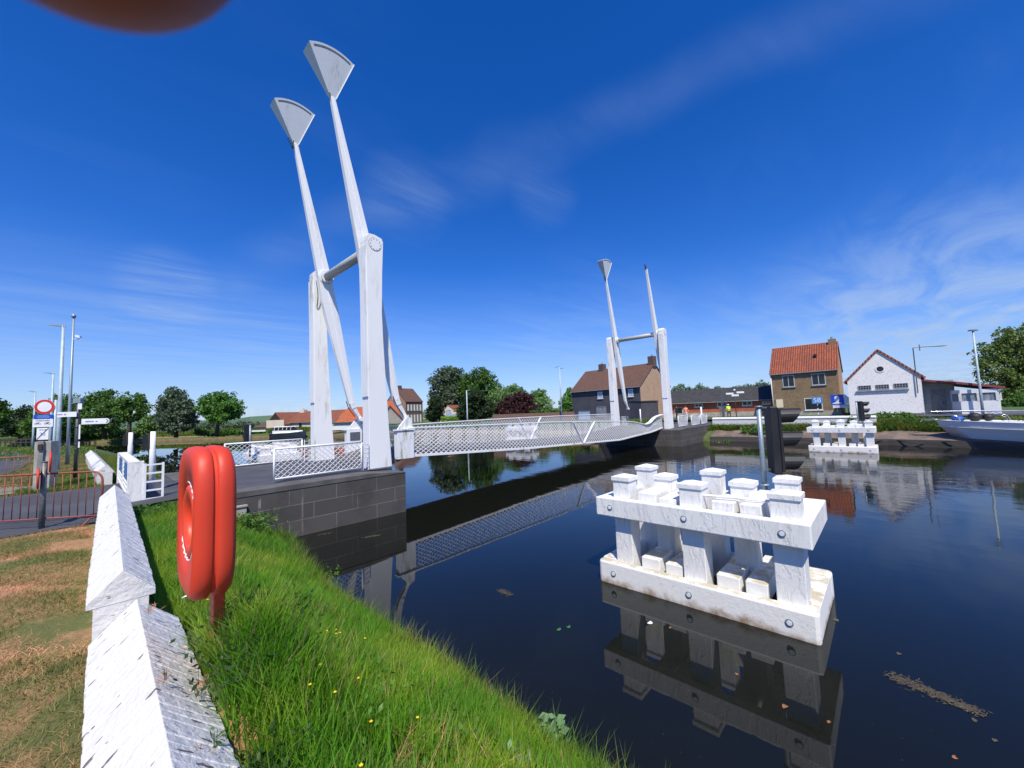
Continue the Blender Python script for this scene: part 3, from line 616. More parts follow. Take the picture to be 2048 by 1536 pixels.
# lattice railings
def railing(x0,x1,y,z0,z1,label,n=15,nm=True):
    o=thing('railing',((x0+x1)/2,y,z0),label,'railing','white lattice railings by the towers')
    fr_=MB(); fr_.tube([(x0,y,z0-.0),(x0,y,z1)],.028,8); fr_.tube([(x1,y,z0),(x1,y,z1)],.028,8); fr_.tube([(x0-.01,y,z1),(x1+.01,y,z1)],.032,8); fr_.box(x0,x1,y-.02,y+.02,z0+.10,z0+.14); fr_.build('frame','white_rail',o,True)
    ms=MB(); h=z1-z0-.15; zb_=z0+.14; st=(x1-x0)/n; hh=h
    for i in range(-12,n+12):
        for sg in (1,-1):
            a=x0+i*st; pts_=[]
            # clip segment (a,0)->(a+sg*h*1.05,h) to the frame
            ln=sg*h*1.15; t0,t1=0.,1.
            for lim,lo in ((x0,True),(x1,False)):
                tt=(lim-a)/ln
                if (ln>0)==lo: t0=max(t0,tt)
                else: t1=min(t1,tt)
            if t1-t0<.04: continue
            ms.beam((a+ln*t0,y+.006*sg,zb_+h*t0),(a+ln*t1,y+.006*sg,zb_+h*t1),.012,.026,up=(0,1,0))
    ms.build('lattice','white_rail',o); return o
railing(-3.53,-.78,-.5,1.50,2.52,'white lattice railing on the stone coping beside the nearest tower')
railing(-3.58,-.62,5.75,1.46,2.50,'white lattice railing on the far side of the approach, behind the other one')
lad=thing('ladder_bracket',(-.58,-.45,1.5),'narrow white ladder bracket between railing and nearest tower','bracket','ladder brackets')
l_=MB(); l_.tube([(-.68,-.42,1.5),(-.68,-.42,2.5)],.018,6); l_.tube([(-.44,-.32,1.5),(-.44,-.32,2.5)],.018,6)
for k in range(6): l_.beam((-.68,-.42,1.62+k*.16),(-.44,-.32,1.62+k*.16),.03,.03)
l_.build('rungs','white_rail',lad)
dup(lad,(-.42,5.70,1.46),'narrow white ladder bracket at the end of the rear near railing')
# far railings
railing(28.4,30.6,-.6,1.48,2.5,'white lattice railing on the far abutment beside the far right tower',12)
railing(30.8,33.0,-.9,1.48,2.5,'second white lattice railing on the far abutment, nearer the white post',12)
railing(33.4,35.2,-.9,1.5,2.5,'third white lattice railing on the far abutment next to the low white wall',10)
railing(28.4,31.4,5.75,1.48,2.5,'white lattice railing behind the far left tower',12)

# ------------------------------------------------------------------ mooring dolphins
def dolphin():
    o=thing('mooring_dolphin',(.55,-11.47,0),'large white timber dolphin with nine capped piles, nearest in the foreground water','mooring dolphin','white timber dolphins in the canal')
    x0,x1,y0,y1=-.40,1.55,-13.20,-9.74
    for nm_,za,zb_,mt,bv in (('lower_beam',-.35,.42,'white_timber_low',.05),('upper_beam',1.27,1.62,'white_timber',.018)):
        b_=MB(); b_.box(x0,x0+.17,y0,y1,za,zb_); b_.build(nm_,mt,o,bev=bv)
        b_=MB(); b_.box(x1-.30,x1,y0,y1,za,zb_); b_.build(nm_,mt,o,bev=bv)
        b_=MB(); b_.box(x0+.173,x1-.303,y0+.004,y0+.30,za,zb_-.004); b_.build(nm_,mt,o,bev=.01)
        b_=MB(); b_.box(x0+.173,x1-.303,y1-.30,y1-.004,za,zb_-.004); b_.build(nm_,mt,o,bev=.01)
    pl=[(-.10,-10.22,.34),(-.10,-11.52,.37),(-.10,-12.88,.38),(.62,-10.75,.34),(.62,-12.15,.35),(1.30,-10.05,.34),(1.30,-11.45,.35),(1.30,-12.70,.35)]
    for i,(px,py,w) in enumerate(pl):
        p=MB(); tl=[random.uniform(-.02,.02) for _ in range(2)]; zt_=1.98+random.uniform(-.03,.03); h=w/2
        x_=-.245+h if px<0 else px
        p.hexa([(x_-h+tl[0],py-h+tl[1],-1.4),(x_+h+tl[0],py-h+tl[1],-1.4),(x_+h+tl[0],py+h+tl[1],-1.4),(x_-h+tl[0],py+h+tl[1],-1.4)],[(x_-h,py-h,zt_),(x_+h,py-h,zt_),(x_+h,py+h,zt_),(x_-h,py+h,zt_)])
        q=p.build('pile','white_timber',o,bev=.012)
        c_=MB(); h2=h+.022; c_.hexa([(x_-h2,py-h2,zt_-.045),(x_+h2,py-h2,zt_-.045),(x_+h2,py+h2,zt_-.045),(x_-h2,py+h2,zt_-.045)],[(x_-h2,py-h2,zt_+.03),(x_+h2,py-h2,zt_+.03),(x_+h2,py+h2,zt_+.03),(x_-h2,py+h2,zt_+.03)])
        k=len(c_.v); c_.add([(x_-h2,py-h2,zt_+.031),(x_+h2,py-h2,zt_+.031),(x_+h2,py+h2,zt_+.031),(x_-h2,py+h2,zt_+.031),(x_,py,zt_+.085)],[(0,1,4),(1,2,4),(2,3,4),(3,0,4)])
        c_.build('cap','white_timber',q,bev=.006)
    for (cy,w) in ((-10.72,.34),(-11.02,.0),(-12.02,.34),(-12.42,.30)):
        if not w: continue
        b_=MB(); b_.box(x0+.185,x1-.35,cy-w/2,cy+w/2,1.50,1.76); b_.build('cross_beam','white_timber',o,bev=.012)
        b_=MB(); b_.box(x0+.185,x1-.35,cy-w/2,cy+w/2,.30,.58); b_.build('cross_beam','white_timber_low',o,bev=.012)
    b_=MB(); b_.box(x0+.185,x1-.35,-10.95+.02,-10.62,.26,.50); 
    b_=MB(); b_.box(x0+.185,x1-.35,-11.3,-11.0,.3,.56); b_.build('cross_beam','white_timber_low',o,bev=.012)
    b_=MB(); b_.box(x0+.185,x1-.35,-11.25,-10.95,1.45,1.70); b_.build('cross_beam','white_timber',o,bev=.012)
    for cy in (-10.05,-11.45,-12.85):
        for z in (.20,1.45):
            r_=MB(); n_=16; r_.tube([(x0-.012,cy,z),(x0+.02,cy,z)],.052,n_); r_.build('bolt_recess','galv',o)
            r_=MB(); r_.tube([(x0-.022,cy,z),(x0-.005,cy,z)],.034,12); r_.build('bolt','sign_white',o)
    pp=MB(); pp.tube([(-.2,-11.30,1.83),(.1,-12.9,1.80)],.022,8); pp.build('pipe','white_timber',o)
    return o
D1=dolphin()
D2=dup(D1,(.55+26.2,-11.47-.35,0),'white timber dolphin across the canal, in front of the white gabled house')
D3=dup(D1,(-.35,11.4,0),'white timber dolphin behind the left railing beyond the near approach')
D4=dup(D1,(.55+26.4,16.9,0),'white timber dolphin beyond the bridge, seen through the deck lattice')

def signal():
    b=Vector((.42,-12.42,1.62)); b=GP(1531,988,1.62)
    o=thing('signal_light',b,'black three lens canal traffic light on a galvanised pole, on the foreground dolphin','traffic light','canal traffic lights')
    zt_=HZ(1513,813,b); m_=MB(); m_.tube([b,b+Vector((0,0,zt_-b.z))],.043,16); m_.tube([(b.x,b.y,zt_-.015),(b.x,b.y,zt_+.01)],.07,16); m_.tube([(b.x,b.y,b.z+.16),(b.x,b.y,b.z+.19)],.08,14); m_.build('pole','galv',o,True)
    dr=Vector((Rw.x,Rw.y,0)).normalized(); fw=Vector((-dr.y,dr.x,0))
    # light faces along the canal, to the right of the picture
    d=Vector((.50,-.866,0)).normalized(); s=Vector((-d.y,d.x,0))
    c=b+dr*.25; z0=HZ(1560,946,b); z1=zt_-.01; Hh=z1-z0
    bx=MB(); bx.obox(Vector((c.x,c.y,z0))-d*.09-s*.16,d*.14,s*.32,Vector((0,0,z1-z0))); hd=bx.build('housing','black_plastic',o,bev=.02)
    bb=MB(); bb.obox(Vector((c.x,c.y,z0+.04))+d*.052-s*.16,d*.05,s*.32,Vector((0,0,z1-z0-.08))); bb.build('door','black_plastic',hd,bev=.01)
    for k in range(3):
        zc=z1-Hh*(.15+.345*k); v=MB(); n_=16; rr=Hh*.115; A=[];B=[];C=[];D=[]
        for j in range(n_+1):
            an=rad(-60)+rad(300)*j/n_; dirn=s*math.cos(an)+Vector((0,0,1))*math.sin(an); ln=.30+.09*math.sin(an)
            A.append(Vector((c.x,c.y,zc))+d*.10+dirn*rr); B.append(Vector((c.x,c.y,zc))+d*(.10+ln)+dirn*rr*.96)
            C.append(Vector((c.x,c.y,zc))+d*.10+dirn*(rr-.006)); D.append(Vector((c.x,c.y,zc))+d*(.10+ln)+dirn*(rr*.96-.006))
        n1_=n_+1; v.add(A+B+C+D,[(j,j+1,n1_+j+1,n1_+j) for j in range(n_)]+[(2*n1_+j,3*n1_+j,3*n1_+j+1,2*n1_+j+1) for j in range(n_)]+[(n1_+j,n1_+j+1,3*n1_+j+1,3*n1_+j) for j in range(n_)])
        v.build('visor','black_plastic',o)
        l2=MB(); l2.tube([Vector((c.x,c.y,zc))+d*.095,Vector((c.x,c.y,zc))+d*.118],rr*.93,16); l2.build('lens','dark_glass',o)
    for zz_ in (z1-.03,z0+.06,):
        k=MB(); k.obox(Vector((b.x,b.y,zz_))-fw*.02,dr*.16,fw*.04,Vector((0,0,.03))); k.build('clamp','galv_dark',o)
    cb=MB(); e=GP(1590,1003,2.0); p0=Vector((c.x,c.y,z0)); cb.tube([p0,p0+Vector((0,0,-.05))+dr*.02,p0+dr*.10+Vector((0,0,-.12)),p0+dr*.17+Vector((0,0,-.30))],.008,6); cb.build('cable','rubber',o)
    return o
s1=signal()
l0=s1.location.copy()
s2=dup(s1,l0+Vector((26.2,-.35,0)),'small black three lens canal traffic light on the far dolphin by the white gabled house')
s2.location=PX(1717,850,(Vector((26.9,-12.9,0))-CAM).dot(FH)); s2.location.z=1.6
s3=dup(s1,Vector((-.9,10.9,1.6)),'black canal traffic light seen from behind, on the dolphin left of the near towers', rad(150))
s3.location=PX(500,889,20.5); s3.location.z=1.6

# dry tuft on the dolphin
P=GP(1603,1203,.43)
tf=leaves('dry_moss_tuft', np.array(P)+rng.normal(size=(500,3))*np.array([.035,.05,.018])+np.array([0,0,.02]), .022, 'dry_tuft', None, 0, .12); tag(tf,'small rusty brown moss tuft on the lower beam of the foreground dolphin','moss tuft')

# ------------------------------------------------------------------ white brick-on-edge walls
def capwall(xa,ya,xb,yb,hw,ze_a,zr_a,ze_b,zr_b,zfoot,name,label,course=.068,fine=True,over=.02,group='white walls along the canal'):
    o=thing(name,((xa+xb)/2,(ya+yb)/2,zfoot),label,'wall',group)
    A=Vector((xa,ya,0)); B=Vector((xb,yb,0)); d=(B-A); Ln=d.length; d.normalize(); s=Vector((d.y,-d.x,0)) # s: right side when walking A->B
    c_=MB(); n=max(1,int(Ln/course)) if fine else 1; st=Ln/n
    for i in range(n):
        t0=i*st; t1=(i+1)*st-(.0035 if fine else 0); j=random.uniform(-.003,.003) if fine else 0; j2=random.uniform(-.005,.005) if fine else 0; j3=random.uniform(-.004,.004) if fine else 0
        q=[]
        for t_ in (t0,t1):
            f_=t_/Ln; ze=ze_a+(ze_b-ze_a)*f_; zr=zr_a+(zr_b-zr_a)*f_; p=A+d*t_
            q.append([p-s*(hw+j2)+Vector((0,0,ze-.05)), p-s*(hw+j2)+Vector((0,0,ze+j2)), p+Vector((0,0,zr+j)), p+s*(hw+j3)+Vector((0,0,ze+j3)), p+s*(hw+j3)+Vector((0,0,ze-.05))])
        c_.hexa(q[0][::-1],q[1][::-1])
    if fine:
        q=[]
        for f_ in (0.002,.998):
            ze=ze_a+(ze_b-ze_a)*f_; zr=zr_a+(zr_b-zr_a)*f_; p=A+d*Ln*f_; g=.0035; q.append([p-s*(hw-g)+Vector((0,0,ze-.05)),p-s*(hw-g)+Vector((0,0,ze-g)),p+Vector((0,0,zr-g*1.2)),p+s*(hw-g)+Vector((0,0,ze-g)),p+s*(hw-g)+Vector((0,0,ze-.05))])
        c_.hexa(q[0][::-1],q[1][::-1])
    c_.build('coping','white_masonry',o,bev=.005 if fine else 0)
    b_=MB(); w=hw-.045; za,zb2=ze_a-.052,ze_b-.052
    b_.hexa([A-s*w+Vector((0,0,zfoot)),B-s*w+Vector((0,0,zfoot)),B+s*w+Vector((0,0,zfoot)),A+s*w+Vector((0,0,zfoot))],[A-s*w+Vector((0,0,za)),B-s*w+Vector((0,0,zb2)),B+s*w+Vector((0,0,zb2)),A+s*w+Vector((0,0,za))])
    b_.build('wall_body','white_masonry',o); return o
capwall(-7.135,-9.30,-6.985,-2.2,.213,1.935,2.15,1.935,2.15,.9,'canal_wall','long whitewashed wall with ridged coping running from the foreground to the gate')
capwall(-7.085,-13.2,-7.045,-9.305,.28,1.62,1.88,1.62,1.88,.7,'canal_wall','rough whitewashed lower wall section in the bottom foreground, spotted with holes',.075)
capwall(-6.98,6.4,-7.35,22.,.24,1.78,2.02,1.78,2.02,.9,'canal_wall','short white wall with sloping top in the grass beyond the gate',.25)
capwall(34.7,-1.6,34.7,-13.5,.22,2.02,2.16,1.98,2.10,.9,'canal_wall','low white wall on the far bank in front of the brick house',.3,False)

# ------------------------------------------------------------------ lifebuoy housing
def lifebuoy():
    c=Vector((-6.70,-10.52,2.66)); b=Vector((-6.62,-10.62,1.7))
    c=PX(411,1035,2.95); 
    o=thing('lifebuoy_housing',(c.x,c.y,1.75),'bright orange lifebuoy housing on a short post beside the foreground wall','lifebuoy housing')
    H,Wd,T=.52,.37,.115
    n_=64
    def outline(k, cx=0, cz=0, p=3.9):
        out=[]
        for i in range(n_):
            a=2*math.pi*i/n_; ca,sa=math.cos(a),math.sin(a); r=1/((abs(ca)**p+abs(sa)**p)**(1/p)); out.append((ca*r*Wd*k,sa*r*H*k*(1)))
        return out
    def shell(xs_ks, nm, mat, hole=None):
        m_=MB(); rings=[]
        for (x,k) in xs_ks:
            rings.append([(c.x+x, c.y+p[0], c.z+p[1]) for p in outline(k)])
        if hole: 
            (hx,hr)=hole; rings.append([(c.x+hx,c.y+hr*math.cos(2*math.pi*i/n_),c.z+hr*math.sin(2*math.pi*i/n_)) for i in range(n_)])
            rings.append([(c.x+hx+.06,c.y+hr*.97*math.cos(2*math.pi*i/n_),c.z+hr*.97*math.sin(2*math.pi*i/n_)) for i in range(n_)])
        vv=[p for r in rings for p in r]; ff=[(k*n_+i,k*n_+(i+1)%n_,(k+1)*n_+(i+1)%n_,(k+1)*n_+i) for k in range(len(rings)-1) for i in range(n_)]
        if not hole: ff.append(tuple(range((len(rings)-1)*n_,len(rings)*n_)))
        m_.add(vv,ff); return m_.build(nm,mat,o,True)
    shell([(-.008,.94),(-.011,.975),(-.022,.995),(-.05,1.),(-.085,.99),(-.108,.955),(-.120,.89)],'front_shell','orange_plastic',(-.100,.275))
    shell([(.008,.94),(.011,.975),(.022,.995),(.05,1.),(.085,.99),(.108,.95),(.122,.87),(.124,.5)],'rear_shell','orange_plastic')
    g=MB(); r1=[(c.x-.010,c.y+p[0],c.z+p[1]) for p in outline(.955)]; r2=[(c.x+.010,c.y+p[0],c.z+p[1]) for p in outline(.955)]; g.add(r1+r2,[(i,(i+1)%n_,n_+(i+1)%n_,n_+i) for i in range(n_)]); g.build('seam','buoy_red',o,True)
    bk=MB(); r1=[(c.x+.02,c.y+p[0],c.z+p[1]) for p in outline(.94)]; bk.add(r1,[tuple(range(n_))]); bk.build('back_plate','orange_plastic',o)
    rg=MB(); k=28; m2=12; vv=[]
    for i in range(k):
        a=2*math.pi*i/k
        for j in range(m2):
            b2=2*math.pi*j/m2; r=.215+.052*math.cos(b2); vv.append((c.x-.055+.052*math.sin(b2),c.y+r*math.cos(a),c.z+.0+r*math.sin(a)))
    rg.add(vv,[(i*m2+j,i*m2+(j+1)%m2,((i+1)%k)*m2+(j+1)%m2,((i+1)%k)*m2+j) for i in range(k) for j in range(m2)]); ri=rg.build('ring','buoy_red',o,True)
    rp=MB(); pts_=[(c.x-.098-.004*math.sin(i*3),c.y+.272*math.cos(a_:=math.pi*.45+i*.11),c.z+.272*math.sin(a_)) for i in range(40)]; rp.tube(pts_,.0055,6); rp.build('rope','sign_white',o,True)
    ps=MB(); ps.box(c.x+.045,c.x+.115,c.y-.07,c.y+.07,1.5,c.z-.30); ps.build('post','buoy_red',o,bev=.008)
    return o
lb=lifebuoy()

# ------------------------------------------------------------------ barriers, posts, gate
def barrier(R,Lp,z0,label,n=16,h=1.08,mat='rust_barrier'):
    R=Vector(R); Lp=Vector(Lp); R.z=Lp.z=z0; o=thing('crowd_barrier',(R+Lp)/2,label,'crowd barrier','rusty red crowd barriers')
    d=(Lp-R).normalized(); ln=(Lp-R).length; up=Vector((0,0,1)); m_=MB(); zb_=.17
    pts_=[R+up*.02]+[R+up*(h-.22)]
    for k in range(1,6): a=k/5*math.pi/2; pts_.append(R+d*(.2*(1-math.cos(a)))+up*(h-.2+.2*math.sin(a)))
    q=[]
    for k in range(5,0,-1): a=k/5*math.pi/2; q.append(Lp-d*(.2*(1-math.cos(a)))+up*(h-.2+.2*math.sin(a)))
    pts_+=q+[Lp+up*(h-.22),Lp+up*.02]; m_.tube(pts_,.02,8); m_.tube([R+up*zb_,Lp+up*zb_],.017,8); m_.build('frame',mat,o,True)
    b_=MB()
    for i in range(1,n): b_.tube([R+d*(ln*i/n)+up*zb_,R+d*(ln*i/n)+up*(h)],.009,6)
    b_.build('bars',mat,o,True)
    for P_ in (R+d*.12,Lp-d*.12):
        f_=MB(); s=Vector((-d.y,d.x,0)); f_.tube([P_-s*.3+up*.015,P_-s*.12+up*.13,P_+s*.12+up*.13,P_+s*.3+up*.015],.016,6); f_.build('foot',mat,o,True)
    return o
bR=GP(202,1046,1.37); bR2=GP(-8,1060,1.37)
dd=(bR2-bR); barrier(bR,bR+dd.normalized()*2.5,1.365,'rusty red crowd barrier nearest the camera, touching the white wall end',17)
rt=Vector((0,0,0)); q1=GP(72,972,1.36); q2=GP(-60,984,1.36); barrier(q1,q1+(q2-q1).normalized()*2.5,1.36,'rusty red crowd barrier further back on the dry grass by the concrete pillar',14)
b=GP(83,1055,1.37); o=thing('bollard_post',b,'grey steel post with two orange red discs in front of the crowd barrier','post')
m_=MB(); zt_=HZ(90,925,b); m_.tube([b-Vector((0,0,.1)),Vector((b.x,b.y,zt_))],.045,12); m_.tube([(b.x,b.y,zt_),(b.x,b.y,zt_+.02)],.05,12); m_.build('pole','galv_dark',o,True)
vd=(CAM-b); vd.z=0; vd.normalize(); sd_=Vector((-vd.y,vd.x,0))
for sgn,zc,r in ((1,HZ(78,956,b),.23),(-1,HZ(95,924,b),.23)):
    dd_=(sd_*sgn+vd*.22).normalized(); P0=Vector((b.x,b.y,zc))+sd_*(sgn*(-.06)); m_=MB(); m_.tube([P0,P0-sd_*sgn*.02+dd_*0,P0-sd_*sgn*.035],[r*.9,r,r*.8],20); m_.build('reflector_disc','orange_plastic',o,True)
# concrete pillar with control box
A=GP(64,983,1.35); B=GP(98,980,1.35); e=(B-A); e.z=0; wdt=e.length; e.normalize(); bk=Vector((-e.y,e.x,0)); zt_=HZ(64,884,A)
o=thing('control_pillar',(A+B)/2,'pale concrete control pillar with a grey front slab and small brown box','control pillar')
m_=MB(); m_.obox(Vector((A.x,A.y,1.2)),e*wdt,bk*.5,Vector((0,0,zt_-1.2))); m_.build('pillar','concrete',o,bev=.01)
m_=MB(); m_.obox(Vector((A.x,A.y,1.2))+e*wdt*.28-bk*.08,e*wdt*.34,bk*.077,Vector((0,0,zt_-1.2+.02))); m_.build('front_slab','concrete_dark',o,bev=.01)
m_=MB(); m_.obox(Vector((A.x,A.y,zt_-.28))+e*wdt*.32-bk*.14,e*wdt*.26,bk*.058,Vector((0,0,.20))); m_.build('switch_box','brown_box',o,bev=.01)
# traffic signs
b=PX(104,972,(GP(80,983,1.35)-CAM).dot(FH)+.75); b.z=1.3
o=thing('traffic_sign',b,'red and white no entry for vehicles disc above blue and white panels on a pole','traffic sign')
Zs=(b-CAM).dot(FH); fc=(CAM-b); fc.z=0; fc.normalize()
n_=(Vector((-.35,-.94,0))).normalized()
P0=Vector((b.x,b.y,2.))
m_=MB(); m_.tube([b,Vector((b.x,b.y,HZ(108,800,b)))],.04,10); m_.build('pole','lamp_pole',o,True)
def onp(px,py,off=0.): return PXP(px,py,P0+n_*(.06+off),n_)
c_=onp(89,813.5); e1=Vector((-n_.y,n_.x,0)); e1 = e1 if e1.dot(Rw)>0 else -e1; up=Vector((0,0,1))
r=(onp(108.5,813)-onp(67,813)).length/2; r2=abs(onp(89,800).z-onp(89,829).z)/2; r=(r+r2)/2
def disc(cc,ra,rb,off,nm,mat,par,th=.012):
    m_=MB(); k=32
    if rb: m_.add([cc+n_*off+e1*rr*math.cos(2*math.pi*i/k)+up*rr*math.sin(2*math.pi*i/k) for rr in (ra,rb) for i in range(k)],[(i,(i+1)%k,k+(i+1)%k,k+i) for i in range(k)])
    else: m_.tube([cc+n_*(off-th),cc+n_*off],ra,k)
    return m_.build(nm,mat,par)
dk=disc(c_,r,0,0,'disc','sign_white',o); disc(c_,r*.98,r*.70,.003,'red_ring','sign_red',dk)
def panel(x0,y0,x1,y1,nm,mat,par,off=0.):
    a=onp((x0+x1)/2,(y0+y1)/2); w=(onp(x1,(y0+y1)/2)-onp(x0,(y0+y1)/2)).length; h=abs(onp((x0+x1)/2,y0).z-onp((x0+x1)/2,y1).z)
    m_=MB(); m_.obox(a-e1*w/2-up*h/2+n_*(off-.012),e1*w,up*h,n_*.012); return m_.build(nm,mat,par,bev=.003), a, w, h
p1,a1,w1,h1=panel(67,829.5,107,837.5,'blue_panel','sign_blue',o)
for k in range(3):
    m_=MB(); m_.obox(a1-e1*w1*(.26,.34,.28)[k]+up*(h1*(.27-.27*k)-h1*.06)+n_*.001,e1*w1*(.52,.66,.56)[k],up*h1*.11,n_*.002); m_.build('text_line','light_blue_text',p1)
p2,a2,w2,h2=panel(65,838.5,106,854,'white_panel','sign_white',o)
text('UITGEZONDERD',h2*.17,'ink',p2,a2+up*h2*.31+n_*.002,e1)
for sx_ in (-.25,.22):
    for dx in (-.09,.09):
        m_=MB(); k=16; cc=a2+e1*(w2*(sx_+dx))-up*h2*.08; m_.add([cc+n_*.003+e1*rr*math.cos(2*math.pi*i/k)+up*rr*math.sin(2*math.pi*i/k) for rr in (h2*.13,h2*.10) for i in range(k)],[(i,(i+1)%k,k+(i+1)%k,k+i) for i in range(k)]); m_.build('wheel_symbol','ink',p2)
    m_=MB(); P_=a2+e1*(w2*sx_)+n_*.004; m_.beam(P_-e1*w2*.09-up*h2*.08,P_-e1*w2*.02+up*h2*.10,.008,.004); m_.beam(P_-e1*w2*.02+up*h2*.08,P_+e1*w2*.06+up*h2*.08,.008 if sx_<0 else .03,.004); m_.beam(P_+e1*w2*.09-up*h2*.08,P_+e1*w2*.06+up*h2*.16,.008,.004); m_.beam(P_-e1*w2*.02+up*h2*.08,P_-e1*w2*.0-up*h2*.10,.008,.004); m_.beam(P_-e1*w2*.0-up*h2*.10,P_+e1*w2*.06+up*h2*.08,.008,.004); m_.build('vehicle_symbol','ink',p2)
text('lijn',h2*.13,'ink_soft',p2,a2+e1*w2*.28-up*h2*.33+n_*.002,e1) if 0 else None
p3,a3,w3,h3=panel(73,856,97,879.5,'zone_panel','sign_white',o)
text('ZONE',h3*.15,'ink_soft',p3,a3+up*h3*.34+n_*.002,e1); text('30',h3*.36,'ink_soft',p3,a3-up*h3*.03+n_*.002,e1)
m_=MB(); m_.beam(a3-e1*w3*.46-up*h3*.46+n_*.006,a3+e1*w3*.46+up*h3*.46+n_*.006,h3*.045,.004,up=tuple(n_)); m_.build('slash','ink',p3)
# finger post
b=GP(150,962,1.33); o=thing('finger_post',b,'dark signpost with two white direction arms and a small box on top','signpost')
zt_=HZ(162,806,b); m_=MB(); m_.tube([b,Vector((b.x,b.y,zt_))],.062,12)
for yy_ in (826,846,880,890): zc=HZ(158,yy_+8,b); m_.tube([(b.x,b.y,zc-.02),(b.x,b.y,zc+.02)],.075,12)
m_.build('pole','dark_post',o,True)
er=Vector((Rw.x,Rw.y,0)).normalized(); 
def arm(px0,px1,py0,py1,nm,txt,tip,dirn,mir=1):
    n2=(Vector((-.5,-.87,0))).normalized(); P_=Vector((b.x,b.y,2))+n2*.09; A_=PXP(px0,(py0+py1)/2,P_,n2); B_=PXP(px1,(py0+py1)/2,P_,n2); zc0=PXP((px0+px1)/2,py0,P_,n2).z; zc1=PXP((px0+px1)/2,py1,P_,n2).z
    h=abs(zc0-zc1); ev=(B_-A_); ev.z=0; w=ev.length; ev.normalize(); zc=(zc0+zc1)/2; A_.z=B_.z=zc
    pts_=[A_-up*h/2,B_-up*h/2,B_+up*h/2,A_+up*h/2]
    if tip=='L': pts_=[A_+ev*h*.5-up*h/2,B_-up*h/2,B_+up*h/2,A_+ev*h*.5+up*h/2,A_+up*0]
    else: pts_=[A_-up*h/2,B_-ev*h*.4-up*h/2,B_-ev*h*.1-up*h*.3,B_,B_-ev*h*.1+up*h*.3,B_-ev*h*.4+up*h/2,A_+up*h/2]
    m_=MB(); m_.prism(pts_,n2*.03); a_=m_.build(nm,'sign_white',o)
    mid=(A_+B_)/2+n2*.034; 
    for (u0,u1) in ((-.36,-.06),(.0,.08)): m_=MB(); m_.obox(mid-n2*.003+ev*w*u0-up*h*.11,ev*w*(u1-u0),n2*.002,up*h*.20); m_.build('text_line','ink_soft',a_)
    m_=MB(); T_=(A_+ev*h*.25 if tip=='L' else B_-ev*h*.25)+n2*.033; s_=-1 if tip=='L' else 1
    m_.beam(T_-ev*s_*h*.25-up*h*.34,T_+ev*s_*.02,h*.14,.003,up=tuple(n2)); m_.beam(T_-ev*s_*h*.25+up*h*.34,T_+ev*s_*.02,h*.14,.003,up=tuple(n2)); m_.build('arrow','sign_green',a_)
arm(104,154,824,834,'direction_arm','','L',1); arm(164,220,837,848,'direction_arm','','R',1)
n2=(Vector((-.5,-.87,0))).normalized(); P_=Vector((b.x,b.y,2)); A_=PXP(154.5,803,P_,n2); B_=PXP(170,803,P_,n2); w=(B_-A_).length
m_=MB(); ev=Vector((-n2.y,n2.x,0)); ev=ev if ev.dot(Rw)>0 else -ev; m_.obox(Vector((b.x,b.y,zt_))-ev*w*.5+n2*.1,ev*w,-n2*.2,up*(.18)); m_.build('top_box','galv',o,bev=.01)
m_=MB(); m_.obox(Vector((b.x,b.y,zt_-.25))+ev*.05+n2*.1,ev*.13,n2*.01,up*.23); m_.build('route_plate','sign_white',o)
for (ya,yb) in ((849,878),(883,895)):
    za,zb_=HZ(163,ya,b),HZ(163,yb,b); m_=MB(); m_.obox(Vector((b.x,b.y,zb_))+ev*.07+n2*.03,ev*.05,n2*.01,up*(za-zb_)); m_.build('side_plate','sign_white',o)
# lamps
def lamp(b,zt_,label,head=1.3,hd=None,r=.09,r1=.05,name='street_lamp',style='arm'):
    o=thing(name,b,label,'street lamp','street lamps'); m_=MB(); m_.tube([b-Vector((0,0,.2)),Vector((b.x,b.y,b.z+(zt_-b.z)*.3)),Vector((b.x,b.y,zt_))],[r,r*.9,r1],10); m_.build('pole','lamp_pole',o,True)
    hd=Vector(hd or (-1,0,0)).normalized(); T_=Vector((b.x,b.y,zt_)); s=Vector((-hd.y,hd.x,0)); h=MB()
    if style=='arm': h.hexa([T_-s*.05-hd*.05+up*-.12,T_-s*.11+hd*head+up*.04,T_+s*.11+hd*head+up*.04,T_+s*.05-hd*.05+up*-.12],[T_-s*.05-hd*.05,T_-s*.09+hd*head+up*.10,T_+s*.09+hd*head+up*.10,T_+s*.05-hd*.05])
    else: h.hexa([T_-s*.15-hd*.35,T_-s*.15+hd*.35,T_+s*.15+hd*.35,T_+s*.15-hd*.35],[T_-s*.1-hd*.25+up*.12,T_-s*.1+hd*.25+up*.12,T_+s*.1+hd*.25+up*.12,T_+s*.1-hd*.25+up*.12])
    h.build('lamp_head','galv' if style=='arm' else 'galv_dark',o,bev=.01); return o
Lr=-Vector((Rw.x,Rw.y,0)).normalized()
b=PX(114,935,20.5); b.z=1.3; lamp(b,HZ(143,650,b),'tallest pale street lamp with flat arm head, behind the signpost',.78,Lr,.105,.06)
b=PX(65,898,42.); b.z=1.3; lamp(b,HZ(69,783,b),'farthest thin street lamp at the left edge behind the no entry disc',.7,Lr,.10,.06)
b=PX(100,890,32.); b.z=1.3; lamp(b,HZ(108,746,b),'middle street lamp of the three, rising above the no entry disc',.75,Lr,.10,.06)
b=PX(136,893,23.); b.z=1.3; o=thing('camera_mast',b,'tall grey mast with a small white security camera beside the tallest lamp','mast'); zt_=HZ(154,633,b)
m_=MB(); m_.tube([b,Vector((b.x,b.y,b.z+3)),Vector((b.x,b.y,zt_))],[.09,.08,.045],10); m_.tube([(b.x,b.y,zt_-.05),(b.x,b.y,zt_+.12)],.10,10); m_.build('mast','galv',o,True)
